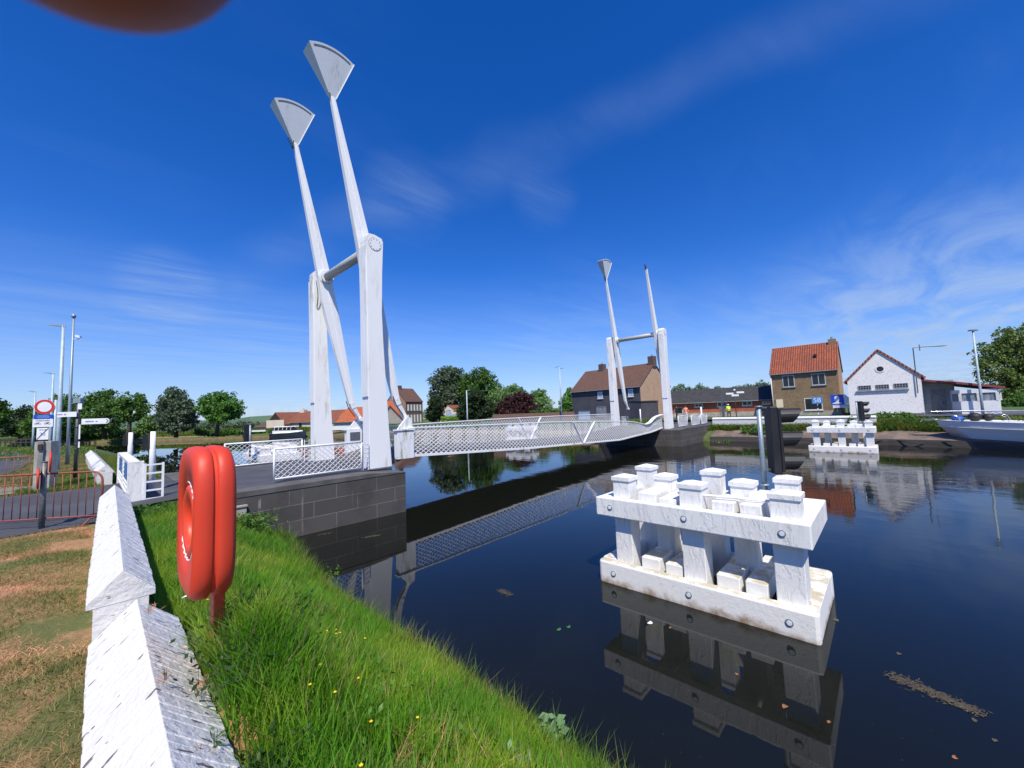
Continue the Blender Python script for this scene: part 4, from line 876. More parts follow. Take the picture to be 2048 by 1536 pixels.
zc=HZ(160,674,b); m_=MB(); m_.tube([(b.x,b.y,zc-.12),Vector((b.x,b.y,zc-.12))-Lr*.35,Vector((b.x,b.y,zc))-Lr*.38],.02,6); m_.obox(Vector((b.x,b.y,zc))-Lr*.25,-Lr*.28-up*.08,up*.12,Vector((-Lr.y,Lr.x,0))*.12); m_.build('security_camera','sign_white',o)
b=PX(1124,842,62.); b.z=1.5; o=thing('lamp_with_floodlights',b,'thin pale pole with two tilted floodlights beyond the bridge, left of the grey house','floodlight pole'); zt_=HZ(1120,735,b)
m_=MB(); m_.tube([b,Vector((b.x,b.y,zt_))],[.14,.07],8); m_.build('pole','lamp_pole',o,True)
for s_,dz_ in ((1,.25),(-1,-.15)):
    T_=Vector((b.x,b.y,zt_+dz_)); m_=MB(); m_.beam(T_+Lr*.1*s_,T_+Lr*.65*s_+up*(-.25*s_ if s_>0 else .05),.28,.10); m_.build('floodlight','galv',o)
b=PX(935,845,64.); b.z=1.5; lamp(b,HZ(932,781,b),'short pale street lamp beyond the bridge in front of the cream house',.5,-Lr,.12,.08)
b=GP(1969,836,1.75); b=PX(1967,834,33.5); b.z=1.6; lamp(b,HZ(1945,662,b),'tall grey street lamp in front of the white bay windowed annexe',.4,Lr,.10,.06,style='cap')
# gate
o=thing('road_gate',(-6.45,3.3,1.35),'closed white wooden road gate with blue boards across the bridge approach','gate')
for y_,w in ((.38,.27),(6.15,.27)):
    m_=MB(); m_.box(-6.68,-6.36,y_,y_+w*.3,1.30,2.44); m_.build('gate_post','white_timber',o,bev=.01)
for (ya,yb) in ((.48,3.25),(3.3,6.1)):
    m_=MB(); m_.box(-6.66,-6.58,ya,ya+.09,1.55,2.40); m_.box(-6.66,-6.58,yb-.09,yb,1.55,2.40); m_.box(-6.67,-6.45,ya,yb,2.40,2.45); m_.box(-6.67,-6.45,ya,yb,1.50,1.56)
    f_=m_.build('gate_leaf','white_timber',o)
    m_=MB()
    for k in range(6): m_.hexa([(-6.65,ya+.09,1.60+k*.13),(-6.60,ya+.09,1.60+k*.13),(-6.60,yb-.09,1.60+k*.13),(-6.65,yb-.09,1.60+k*.13)],[(-6.65,ya+.09,1.67+k*.13),(-6.60,ya+.09,1.67+k*.13),(-6.60,yb-.09,1.67+k*.13),(-6.65,yb-.09,1.67+k*.13)])
    m_.build('slats','white_timber',f_)
    m_=MB(); m_.box(-6.70,-6.672,ya+.15,ya+.95,1.98,2.38); m_.build('blue_board','blue_board',f_)
o=thing('side_grille',(-6.1,.38,1.35),'small white ladder like metal grille at the right end of the road gate','grille')
m_=MB()
for x_ in (-6.34,-5.98): m_.box(x_-.025,x_+.025,.36,.41,1.38,2.36)
for k in range(5): m_.box(-6.315,-6.005,.365,.405,1.40+k*.225,1.44+k*.225)
m_.build('frame','white_rail',o)
def gatelight(b,zt_,r,label):
    o=thing('gate_signal_post',b,label,'signal post','white signal posts at the gate'); m_=MB(); m_.tube([b,(b.x,b.y,zt_-.55),(b.x,b.y,zt_-.50),(b.x,b.y,zt_)],[r,r,r*.85,r*.85],14); m_.build('post','white_steel',o,True)
    m_=MB(); c_=Vector((b.x,b.y,zt_-.32))+Lr*(r+.045); s=Vector((-Lr.y,Lr.x,0)); m_.obox(c_-Lr*.06-s*.12-up*.22,Lr*.12,s*.24,up*.46); m_.build('signal_box','black_plastic',o,bev=.01)
    for k in range(2): m_=MB(); m_.obox(c_+Lr*.06-s*.09+up*(-.15+k*.2),Lr*.06,s*.18,up*.13); m_.build('visor','black_plastic',o)
    return o
b=GP(303,985,1.40); gatelight(b,HZ(303,863,b),.075,'taller white post with a black signal box, at the near end of the gate')
b=GP(259,950,1.40); gatelight(b,HZ(259,865,b),.085,'smaller looking white post with a black signal box, at the far end of the gate')
b=Vector((-4.75,-1.50,.62)); A_=PXP(481,1022,Vector((0,-1.45,0)),Vector((0,1,0)))
o=thing('junction_box',A_,'small pale junction box fixed to the stone abutment at grass level','junction box'); m_=MB(); m_.box(A_.x-.13,A_.x+.13,-1.50,-1.388,A_.z-.16,A_.z+.10); m_.build('box','concrete',o,bev=.008); m_=MB(); m_.box(A_.x-.16,A_.x+.15,-1.53,-1.388,A_.z+.103,A_.z+.14); m_.build('lid','concrete',o)
# wooden rail fence far left
o=thing('rail_fence',GP(30,895,1.35),'low dark wooden rail fence at the left edge by the canal bank','fence'); A_=PX(-60,897,60); B_=PX(62,890,58); A_.z=B_.z=1.3; m_=MB(); d_=(B_-A_); n_p=12
for i in range(n_p+1): p=A_+d_*(i/n_p); m_.box(p.x-.08,p.x+.08,p.y-.08,p.y+.08,1.2,2.3)
m_.beam(A_+up*.85,B_+up*.85,.08,.14); m_.beam(A_+up*.4,B_+up*.4,.08,.12); m_.build('rails','fence_wood',o)

# ------------------------------------------------------------------ buildings
def house(name,label,P0,P1,depth,zb_,ze,zr,ridge='along',wall='yellow_brick',roof='orange_tiles',gable=None,over=.25,roff=.5,gutter=True,cat='house',plinth=None,side=None):
    P0=Vector((P0.x,P0.y,zb_)); P1=Vector((P1.x,P1.y,zb_)); e=(P1-P0); w=e.length; e.normalize(); n=Vector((e.y,-e.x,0))
    if n.dot(CAM-P0)<0: n=-n
    o=thing(name,(P0+P1)/2,label,cat); H={'o':o,'P0':P0,'e':e,'n':n,'w':w,'zb':zb_}
    def pt(s,dn,z): return P0+e*s-n*dn+up*(z-zb_)
    def wallm(): return MB()
    if ridge=='along':
        for dd0 in (0,depth): m_=MB(); m_.add([pt(0,dd0,zb_-.3),pt(w,dd0,zb_-.3),pt(w,dd0,ze),pt(0,dd0,ze)],[(0,1,2,3)]); m_.build('wall',wall,o)
        rd=depth*roff
        for s in (0,w): g=MB(); g.add([pt(s,0,zb_-.3),pt(s,depth,zb_-.3),pt(s,depth,ze),pt(s,rd,zr),pt(s,0,ze)],[(0,1,2,3,4)]); g.build('gable_wall',gable or wall,o)
        for (a,b2) in ((0,1),(1,0)):
            r_=MB(); d0=-over if a==0 else depth+over; sl=(zr-ze)/(rd if a==0 else depth-rd); z0=ze-sl*over
            A1=[pt(-over*.6,d0,z0),pt(w+over*.6,d0,z0),pt(w+over*.6,rd,zr),pt(-over*.6,rd,zr)]; r_.hexa([p+up*.02 for p in A1],[p+up*.14 for p in A1]); r_.build('roof',roof,o)
        if gutter: g=MB(); g.beam(pt(-over*.6,-over-.04,ze-sl*over+.03),pt(w+over*.6,-over-.04,ze-sl*over+.03),.11,.10); g.build('gutter','gutter_grey',o)
    else:
        m_=MB(); m_.add([pt(0,0,zb_-.3),pt(w,0,zb_-.3),pt(w,0,ze),pt(w*roff,0,zr),pt(0,0,ze)],[(0,1,2,3,4)]); m_.build('gable_wall',gable or wall,o)
        for s in (0,w): m_=MB(); m_.add([pt(s,.001,zb_-.3),pt(s,depth,zb_-.3),pt(s,depth,ze),pt(s,.001,ze)],[(0,1,2,3)]); m_.build('wall',side or wall,o)
        m_=MB()
        m_.add([pt(0,depth,zb_-.3),pt(w,depth,zb_-.3),pt(w,depth,ze),pt(w*roff,depth,zr),pt(0,depth,ze)],[(0,1,2,3,4)]); m_.build('wall',side or wall,o)
        for s in (0,1):
            r_=MB(); sx=(-over if s==0 else w+over); sl=(zr-ze)/(w*roff if s==0 else w*(1-roff)); z0=ze-sl*over
            A1=[pt(sx,-.05,z0),pt(w*roff,-.05,zr),pt(w*roff,depth+.1,zr),pt(sx,depth+.1,z0)]; r_.hexa([p+up*.02 for p in A1],[p+up*.16 for p in A1]); r_.build('roof',roof,o)
    H['pt']=pt; return H
def fac(H,px,py,off=0.): 
    P=PXP(px,py,H['P0']+H['n']*off,H['n']); return (P-H['P0']).dot(H['e']), P.z
def win(H,x0,y0,x1,y1,frame='window_frame',pane='dark_glass',mull=1,tr=0,sill=True,name='window',off=0.,fw=.07,head=None):
    s0,za=fac(H,x0,y0,off); s1,_=fac(H,x1,y0,off); _,zb_=fac(H,(x0+x1)/2,y1,off); _,za=fac(H,(x0+x1)/2,y0,off); pt=H['pt']; n=H['n']; e=H['e']
    if s1<s0: s0,s1=s1,s0
    f_=MB(); q=lambda s,d,z: pt(s,-d-off,z)
    def bx(a,b2,c_,d_,dep): f_.obox(q(a,.0,c_),e*(b2-a),n*dep,up*(d_-c_))
    bx(s0,s0+fw,zb_,za,.05); bx(s1-fw,s1,zb_,za,.05); bx(s0+fw,s1-fw,za-fw,za,.05); bx(s0+fw,s1-fw,zb_,zb_+fw,.05)
    for k in range(mull): c_=s0+(s1-s0)*(k+1)/(mull+1); bx(c_-fw/2.5,c_+fw/2.5,zb_+fw,za-fw,.045)
    for k in range(tr): c_=zb_+(za-zb_)*(k+1)/(tr+1); bx(s0+fw,s1-fw,c_-fw/3,c_+fw/3,.04)
    fo=f_.build('frame',frame,None); 
    w_o=MB(); w_o.obox(q(s0+fw*.5,-.002,zb_+fw*.5),e*(s1-s0-fw),n*.018,up*(za-zb_-fw)); wo_=w_o.build(name,pane,H['o'])
    setparent(fo,wo_)
    if sill: m_=MB(); m_.obox(q(s0-.08,0,zb_-.10),e*(s1-s0+.16),n*.12,up*.09); m_.build('sill','gutter_grey' if frame!='frame_white' else 'frame_white',wo_)
    return wo_
def chimney(H,s,dn,z0,z1,w=.6,mat='chimney_shade_brick'):
    m_=MB(); P_=H['pt'](s,dn,z0); m_.obox(P_-H['e']*w/2+H['n']*w/2,H['e']*w,-H['n']*w,up*(z1-z0)); ro=[c for c in H['o'].children if c.name.startswith('roof')][0]; c_=m_.build('chimney',mat,ro)
    m_=MB(); m_.tube([P_+up*(z1-z0),P_+up*(z1-z0+.3)],.12,8); m_.build('pot','gutter_grey',H['o']); return c_
V3=Vector
# brick house
H=house('brick_house','yellow brick two storey house with orange tiled roof on the far bank',V3((52,-3.72,0)),V3((52,-10.35,0)),6.5,1.7,7.12,10.5,'along','yellow_brick','orange_tiles','pale_sunlit_brick',.2,.48)  # gable brick lighter than the front, sunlit side put into its colour
win(H,1564,751,1588,774,mull=1); win(H,1622,747,1650,770,mull=1); win(H,1608,796,1644,820,mull=0,frame='frame_white',fw=.08)
m_=MB(); s0,z0=fac(H,1683,835); a_,_=fac(H,1590,835); m_.obox(H['pt'](a_,-.0,1.5),H['e']*(H['w']-a_),H['n']*.03,up*.75); m_.build('plinth','concrete',H['o'])
s0,z1=fac(H,1552,799); s1,z0=fac(H,1567,815); m_=MB(); m_.obox(H['pt'](s0,0,z0),H['e']*(s1-s0),H['n']*.04,up*(z1-z0)); m_.build('shutter','pale_yellow',H['o'])
m_=MB(); m_.tube([H['pt'](.06,-.08,1.7),H['pt'](.0,-.08,7.0)],.055,8); m_.build('downpipe','frame_white',H['o'],True)
chimney(H,H['w']-.45,3.1,9.6,10.95,.75,'yellow_brick')
gm=MB(); gm.obox(H['pt'](H['w']+.004,1.2,3.2),H['e']*.05,-H['n']*1.3,up*.15)
m_=MB(); m_.obox(H['pt'](H['w']*.66,1.25,8.78)+H['n']*0,H['e']*.35,-H['n']*.3+up*.33,up*.06+H['n']*.05); m_.build('roof_vent','dark_glass',H['o'])
# white gabled house
G=house('white_gabled_house','white painted brick house with a pointed gable and small round window',V3((46,-11.42,0)),V3((46,-16.72,0)),11,1.75,5.38,8.10,'perp','white_brick','orange_tiles','white_brick',.28,.47)
c_=PXP(1760,738,V3((46,0,0)),V3((1,0,0))); m_=MB(); m_.tube([(45.97,c_.y,c_.z),(46.02,c_.y,c_.z)],.26,24); ov=m_.build('round_window','dark_glass',G['o']); m_=MB(); k=24; m_.add([(45.965,c_.y+r*math.cos(2*math.pi*i/k),c_.z+r*math.sin(2*math.pi*i/k)) for r in (.26,.36) for i in range(k)],[(i,(i+1)%k,k+(i+1)%k,k+i) for i in range(k)]); m_.build('surround','white_brick',ov)
for (xa,xb,dy) in ((1715.5,1742,0),(1750.5,1778,-2),(1787,1816,-4.5)): win(G,xa,771+dy,xb,780+dy,frame='gutter_grey',mull=4,tr=1,sill=False,fw=.05)
sA,zA=fac(G,1712,783); sB,zB=fac(G,1818,775); m_=MB(); m_.obox(G['pt'](sA,0,zA-.06),G['e']*(sB-sA),G['n']*.16,up*.09); m_.build('long_sill','gutter_grey',G['o'])
m_=MB(); m_.obox(G['pt'](.03,0,1.45),G['e']*(G['w']-.06),G['n']*.035,up*.45); m_.build('plinth','plinth_brick',G['o'])
m_=MB(); s_=G['w']*.53; m_.obox(G['pt'](s_,-.036,1.45),G['e']*.2,G['n']*.08,up*.55); m_.build('plinth_pier','white_brick',G['o'])
# verge tiles
pt=G['pt']; w=G['w']; m_=MB()
for (sa,za,sb,zb_) in ((-.28,5.38-.3,w*.47,8.10),(w+.28,5.38-.27,w*.47,8.10)): m_.beam(pt(sa,-.06,za+.08),pt(sb,-.06,zb_+.14),.10,.16)
m_.build('verge_tiles','orange_tiles',G['o'])
# aerial on the gable
b=PXP(1836,786,V3((45.85,0,0)),V3((1,0,0))); o=thing('tv_aerial',b,'tall grey television aerial mast fixed to the white gable end','aerial'); zt_=HZ(1829,696,b)
m_=MB(); m_.tube([b,V3((b.x,b.y,zt_))],.045,8); m_.build('mast','galv_dark',o); m_=MB(); d_=(PX(1889,690,(b-CAM).dot(FH))-V3((b.x,b.y,zt_))); d_.z=0; d_.normalize(); T_=V3((b.x,b.y,zt_+.02)); m_.tube([T_,T_+d_*3.2+up*.12],.022,6)
for k in range(12): p=T_+d_*(.7+.2*k)+up*.05; m_.tube([p-up*.0-V3((d_.y,-d_.x,0))*.22,p+V3((d_.y,-d_.x,0))*.22],.010,4)
m_.tube([T_+d_*.62-up*.3,T_+d_*.62+up*.3],.035,6); m_.build('antenna','galv_dark',o)
# annexe
aw=lambda px,py,x_: PXP(px,py,V3((x_,0,0)),V3((1,0,0)))
y0=-16.73; yR=aw(2008,830,45.0).y; o=thing('bay_annexe',(46,(y0+yR)/2,1.75),'low white annexe with bay windows and a thin red roof edge beside the gabled house','annexe')
zr0=aw(1843,762,46).z; zr1=aw(2012,776,45).z
m_=MB(); yb=aw(1905,800,46.).y; m_.box(47.2,47.4,yb-.3,y0,1.4,zr0); m_.build('porch_wall','door_grey',o)
m_=MB(); yd0,yd1=aw(1862,800,47.2).y,aw(1892,800,47.2).y; m_.box(47.15,47.19,yd1,yd0,1.75,4.1); dd=m_.build('door','concrete_dark',o); m_=MB(); m_.box(47.10,47.148,yd1+.15,yd1+.22,2.75,2.85); m_.build('handle','rubber',dd)
ybR=aw(1996,800,44.7).y; ybL=aw(1921,800,44.7).y
ba=[(46.1,yb),(44.7,ybL),(44.7,ybR),(45.6,yR),(52,yR),(52,yb)]
zs,zw0,zw1=zr0-.1,aw(1950,802,44.7).z,aw(1950,786,44.7).z
for (za,zb_,nm) in ((1.4,zw0,'lower_wall'),(zw1,zr1,'upper_wall')): m_=MB(); m_.prism([(x,y,za) for x,y in ba],(0,0,zb_-za)); m_.build(nm,'sign_white' if 0 else 'cream_wall' if 0 else 'boat_white',o)
ins=[(x+.08,y) for x,y in ba]; m_=MB(); m_.prism([(x,y,zw0+.001) for x,y in ins],(0,0,zw1-zw0-.002)); wn=m_.build('bay_window','net_curtain',o)
m_=MB()
for (x,y) in ba[:4]+[(44.7,(ybL+ybR)/2)]: m_.box(x-.02,x+.14,y-.09,y+.09,zw0,zw1)
m_.build('mullion','frame_white',wn)
zy=lambda y: zr0+(zr1-zr0)*(y-y0)/(yR-y0); rp_=[(46.0,y0),(45.95,yb+.3),(44.6,ybL+.15),(44.6,yR-.2),(52,yR-.2),(52,y0)]; m_=MB(); m_.hexa([(x,y,zy(y)) for x,y in rp_],[(x,y,zy(y)+.19) for x,y in rp_]); m_.build('flat_roof','red_fascia',o)
# low red brick building
P0=PX(1297,812,62); P1=PX(1549,795,52.5)
R_=house('low_brick_building','long low red brick building with dark roof behind the far towers',P0,P1,7,1.75,3.98,5.75,'along','red_brick','dark_roof',None,.4,.5,True,'building')
for (x0,x1,ya,yb_) in ((1389,1405,807,814),(1434,1453,803.5,813),(1484,1504,802,811),(1524,1541,803,808)): win(R_,x0,ya,x1,yb_,frame='frame_white',mull=1,fw=.10)
win(R_,1349,815,1365,833,pane='dark_glass',mull=0,sill=False,name='doorway'); win(R_,1294,814,1304,836,pane='door_red',frame='gutter_grey',mull=0,sill=False,name='door')
m_=MB(); m_.obox(R_['pt'](R_['w']*.0,-.0,1.45),R_['e']*R_['w'],R_['n']*.03,up*.9); m_.build('plinth','concrete',R_['o'])
m_=MB(); s_=R_['w']; a=R_['pt'](s_-3.2,1.6,4.75); 
m_.obox(a,R_['e']*2.6,-R_['n']*1.3+up*.65,up*.05+R_['n']*.05); m_.build('solar_panel','dark_glass',R_['o'])
# grey house
P0=PX(1146,845,66); P1=PX(1284,840,56)
Q=house('grey_house','dark grey rendered house with brown tiled roof behind the far left tower',P0,P1,8,1.3,6.55,9.9,'along','grey_render','brown_tiles','pale_sunlit_brick',.25,.5)
win(Q,1195,783.5,1205,797,frame='frame_white',pane='blue_shutter',mull=0); win(Q,1256,778,1266,793,frame='frame_white',pane='blue_shutter',mull=0)
win(Q,1157,822,1180,840,frame='gutter_grey',pane='blue_shutter',mull=0,sill=False,name='garage_door'); win(Q,1193,813,1212,832,frame='gutter_grey',pane='net_curtain',mull=0,name='window')
chimney(Q,Q['w']*.27,4.0,9.3,10.9,.9); chimney(Q,Q['w']*.98,4.0,9.4,11.0,.9)
m_=MB(); m_.obox(Q['pt'](-.02,-.01,6.2),Q['e']*(Q['w']+.04),Q['n']*.03,up*.4); m_.build('cornice','dark_roof',Q['o'])
P0=PX(1284,842,55.5); P1=PX(1300,838,53); A_=house('side_shed','low grey side extension with a red door between grey house and low brick building',P0,PX(1318,838,57),3,1.5,4.2,4.3,'along','grey_render','dark_roof',None,.1,.5,False,'shed')
# left farm buildings (Z about 90)
def fh(name,label,x0,x1,yb_,ye,yr,Z0,Z1,dep,wall,roof,gab=None,ridge='along',roff=.5,cat='house',over=.3):
    P0=PX(x0,yb_,Z0); P1=PX(x1,yb_,Z1); e_=HZ((x0+x1)/2,ye,(P0+P1)/2); back=(P0+P1)/2+FH*dep*roff if ridge=='along' else (P0+P1)/2
    r_=HZ((x0+x1)/2,yr,back); return house(name,label,P0,P1,dep,1.6,e_,r_,ridge,wall,roof,gab,over,roff,True,cat)
K1=fh('farm_shed','small brown roofed brick shed at the left end of the farm row',512,537,864,853,840.5,97,94,7,'wall_brick','brown_tiles',cat='shed')
K2=fh('barn','barn with dark boarded gable and cream wall below, between shed and long farmhouse',533,568,864,848,826,92,90,16,'cream_wall','rust_tiles','dark_board','perp',cat='barn')
m_=MB(); m_.obox(K2['pt'](.0,0,1.4),K2['e']*K2['w'],K2['n']*.06,up*2.3); m_.build('cream_wall','cream_wall',K2['o'])
K3=fh('farmhouse','long cream farmhouse with brown orange roof and small chimney behind the cabin boat',571,672,862,843,823,92,88,9,'cream_wall','rust_tiles')
chimney(K3,1.,4.3,HZ(590,826,K3['pt'](1,4.3,0)),HZ(590,820,K3['pt'](1,4.3,0)),1.2,'cream_wall'); win(K3,598,843,604,859,frame='gutter_grey',mull=0,sill=False,name='door')
K4=fh('farmhouse','cream farmhouse with bright orange steep roof between the near towers',669,752,860,842,815,88,84,9,'cream_wall','bright_tiles')
K5=fh('farmhouse','orange roofed farmhouse gable seen just right of the nearest tower',742,800,856,836,803,96,100,9,'cream_wall','bright_tiles')
# two storey brown brick house
th=rad(56); c1=PX(812,850,112); er_=V3((Rw.x,Rw.y,0)).normalized(); ef=(er_*math.cos(th)+FH*math.sin(th)); eg=(er_*(-math.sin(th))+FH*math.cos(th))
B0=c1; zE=HZ(812,803.5,c1); zR=HZ(793,777,c1+eg*4.2)
P1=c1+ef*5.2; o=thing('brick_townhouse',c1,'two storey brown brick house with tall white windows right of the nearest tower','house')
def pB(a,b2,z): q=c1+ef*a+eg*b2; return V3((q.x,q.y,z))
m_=MB(); m_.add([pB(0,0,1.3),pB(6.4,0,1.3),pB(6.4,0,zE),pB(0,0,zE)],[(0,1,2,3)]); m_.add([pB(6.4,0,1.3),pB(6.4,8.4,1.3),pB(6.4,8.4,zE),pB(6.4,0,zE)],[(0,1,2,3)]); m_.build('front_wall','chimney_shade_brick',o)  # front brick darker than the gable, shade put into its colour
m_=MB(); m_.add([pB(0,0,1.3),pB(0,8.4,1.3),pB(0,8.4,zE),pB(0,4.2,zR),pB(0,0,zE)],[(4,3,2,1,0)]); m_.build('gable_wall','sunlit_brown_brick',o)  # same house in lighter brick, sunlight put into the gable's colour
for b0,b1 in ((-.2,4.2),(8.6,4.2)): m_=MB(); a=[pB(-.1,b0,zE-.1),pB(6.5,b0,zE-.1),pB(6.5,b1,zR),pB(-.1,b1,zR)]; m_.hexa(a,[p+up*.15 for p in a]); rf=m_.build('roof','brown_tiles',o)
m_=MB(); m_.obox(pB(1.,4.6,zR-.5),ef*.9,-eg*.9,up*1.4); m_.build('chimney','chimney_shade_brick',rf)
for k in range(5):
    for z0,z1 in ((zE-2.6,zE-.8),(1.7,3.9)): m_=MB(); a=.55+k*1.15; m_.obox(pB(a,-.06,z0),ef*.6,-eg*.03,up*(z1-z0)); m_.build('window','frame_white',o)
# cream gable house
Y_=fh('cream_house','small cream gabled house with conservatory among the trees beyond the bridge',880,924,846,832,811,92,88,9,'pale_yellow','rust_tiles',None,'perp',.38)
win(Y_,893,820,902,831,frame='gutter_grey',pane='blue_shutter',mull=0,sill=False,name='window')
m_=MB(); s0,z0=fac(Y_,893,832,1.5); m_.obox(Y_['pt'](s0*1.,-1.5,z0-.6),Y_['e']*3.2,Y_['n']*1.4,up*.9); m_.build('conservatory','blue_shutter',Y_['o'])
# brick garden wall + hedges
P0=PX(985,838,60); P1=PX(1148,836,64); o=thing('garden_wall',(P0+P1)/2,'long brown brick garden wall left of the grey house','wall'); z1=HZ(1070,826,(P0+P1)/2); e=(P1-P0); e.z=0; n=V3((e.y,-e.x,0)).normalized()
m_=MB(); m_.obox(V3((P0.x,P0.y,1.2)),e,n*.25,up*(z1-1.2)); m_.build('brickwork','wall_brick',o)
def hedge(name,label,p0,p1,Z0,Z1,ytop,mat,w=1.2,n=2500,leaf=.16,cat='hedge'):
    A=PX(*p0,Z0); B=PX(*p1,Z1); z1=HZ((p0[0]+p1[0])/2,ytop,(A+B)/2); z0=1.5; o=thing(name,(A+B)/2,label,cat); u=rng.uniform(0,1,n)[:,None]; P=np.array(A)*(1-u)+np.array(B)*u; e=(B-A); nn=np.array([e.y,-e.x,0])/V3((e.y,-e.x,0)).length
    P=P+nn*rng.uniform(-.5,.5,n)[:,None]*w; P[:,2]=z0+(z1-z0)*rng.uniform(0,1,n)**.7; leaves('foliage',P,leaf,mat,o); 
    m_=MB(); m_.tube([A.lerp(B,.5)*1+up*(1.5-A.lerp(B,.5).z),A.lerp(B,.5)+up*(z1-.4-A.lerp(B,.5).z)],.06,6); m_.build('stem','bark',o); return o
hedge('hedge','bright yellow green clipped hedge in front of the cream house',(884,846),(933,846),80,79,833,'hedge_green',1.5,3500,.2)
hedge('hedge','dark green hedge behind the brick garden wall',(1060,838),(1146,836),68,68,820,'leaf_dark',1.5,3500,.2)

# ------------------------------------------------------------------ trees
def PB(px,py,Z,rx,ry,dz=0.):  # crown blob from its place in view, real radius in metres
    c=PX(px,py,Z+dz); return (tuple(c),(rx*1.2*Z/F,rx*1.2*Z/F,ry*1.13*Z/F))
def T(label,group,Z,foot,blobs,n,leaf,mat,tr=.3,clump=.5,name='tree',**k):
    b=PX(*foot,Z); b.z=1.4; return tree(name,label,group,b,[PB(x,y,Z,rx,ry,random.uniform(-1.,1.)) for (x,y,rx,ry) in blobs],n,leaf,mat,tr,clump,**k)
gl='trees on the far left bank'; gm_='trees beyond the bridge'
T('dark conifer at the far left edge behind the lamps',gl,85,(40,868),[(48,838,20,22),(35,850,22,20),(58,828,9,14)],5500,.26,'leaf_conifer',.3,.6,name='conifer_tree')
T('light green bushy tree left of the tallest lamp, behind the no entry sign',gl,80,(70,868),[(75,848,18,24),(62,855,14,16),(120,835,16,38),(100,850,22,25)],7000,.24,'leaf_mid',.3,.6)
T('dark round tree between the tall lamp and the camera mast',gl,88,(140,868),[(130,812,22,22),(150,820,20,28),(118,835,22,28),(148,845,26,22)],7000,.26,'leaf_dark',.35,.6)
T('broad dark green tree above the right signpost arm',gl,84,(208,866),[(205,805,26,22),(190,825,26,26),(222,830,26,26),(212,795,14,13),(235,815,16,18),(200,850,32,16)],9000,.25,'leaf_dark',.4,.6)
T('looser spreading tree with visible dark trunk right of the signpost',gl,78,(254,868),[(262,800,17,14),(250,815,18,16),(275,815,16,16),(288,825,9,10),(270,835,16,9),(242,830,12,12),(284,806,8,8)],4500,.24,'leaf_mid',.38,.45,fill=.3)
T('tall grey green weeping birch on the left bank',gl,74,(352,866),[(345,788,11,12),(352,800,18,20),(340,820,20,26),(368,820,18,24),(352,840,30,22),(330,810,10,16),(378,832,9,16)],9500,.23,'leaf_grey',.3,.45,name='birch_tree',droop=.9)
T('small dark bush left of the weeping birch',gl,76,(300,866),[(300,845,14,14),(312,850,14,12),(288,856,12,9)],3000,.22,'leaf_mid',.2,.5,name='bush',cat='bush')
T('bright green round headed maple with two trunks right of the birch',gl,72,(432,866),[(440,796,20,12),(418,806,18,12),(462,812,18,14),(438,818,30,14),(408,822,12,9),(470,828,12,10),(445,836,26,9)],9000,.22,'leaf_bright',.3,.42,fill=.35)
T('dark tree cut by the left edge of the picture',gl,60,(-12,866),[(-6,832,14,22),(-14,812,12,14)],3000,.22,'leaf_dark',.3,.5)
T('low hedge bushes behind the maple on the left bank','low bushes',100,(400,862),[(x,855+random.uniform(-3,2),15,7) for x in range(380,520,16)],5000,.28,'leaf_grey',.15,.6,name='bush',cat='bush')
T('dark ground bushes under the birch and maple','low bushes',80,(420,868),[(x,865+random.uniform(-2,2),12,4.5) for x in range(400,480,12)],3500,.2,'leaf_dark',.12,.4,name='bush',cat='bush')
T('dark tree line bushes at the foot of the far left trees','low bushes',92,(150,872),[(x,866,15,7) for x in range(0,290,20)],6000,.26,'leaf_dark',.12,.5,name='bush',cat='bush')
T('tall grey green poplar at the left of the group beyond the bridge',gm_,96,(880,840),[(895,750,18,17),(880,765,20,18),(905,770,24,24),(890,795,28,26),(868,800,10,16),(915,745,10,10)],11000,.27,'leaf_grey',.4,.6,fill=.4)
T('biggest deep green tree of the group beyond the bridge',gm_,94,(950,840),[(955,755,20,18),(975,760,16,16),(960,785,38,30),(940,775,24,26),(990,790,18,24),(966,742,9,8)],12000,.27,'leaf_dark',.4,.6)
T('dark conifer beside the cream house beyond the bridge',gm_,84,(869,842),[(870,812,11,16),(868,828,15,14),(871,800,6,8)],6000,.2,'leaf_conifer',.2,.4,name='conifer_tree')
T('dark conifer behind the short street lamp beyond the bridge',gm_,78,(960,842),[(950,800,20,20),(945,822,28,18),(965,815,24,22)],9500,.22,'leaf_conifer',.25,.45,name='conifer_tree')
T('pale green willow between the dark conifer and the purple tree',gm_,90,(1010,840),[(1005,800,26,22),(1030,795,22,22),(990,812,20,20),(1020,785,12,12)],8000,.25,'leaf_willow',.3,.55)
T('deep purple leaved beech beyond the bridge',gm_,80,(1035,842),[(1030,805,24,16),(1048,800,18,16),(1012,818,22,15),(1055,818,20,14),(1040,792,10,9),(1034,822,38,14)],11000,.2,'leaf_purple',.3,.42,name='purple_beech')
T('mid green tree filling the gap behind the purple beech and conifer',gm_,100,(990,840),[(985,800,24,22),(1000,815,26,18),(1060,820,26,14),(915,815,22,22),(935,800,20,24)],9000,.27,'leaf_mid',.3,.6)
T('light grey green willow right of the purple beech',gm_,98,(1080,840),[(1075,800,18,16),(1088,812,16,18),(1065,815,18,20),(1078,788,9,8)],6000,.27,'leaf_willow',.3,.6)
T('narrow green tree beside the left wall of the grey house',gm_,76,(1138,842),[(1138,795,9,13),(1135,812,12,17),(1140,783,5,7)],3500,.2,'leaf_bright',.2,.4)
g='row of pale poplars on the skyline'
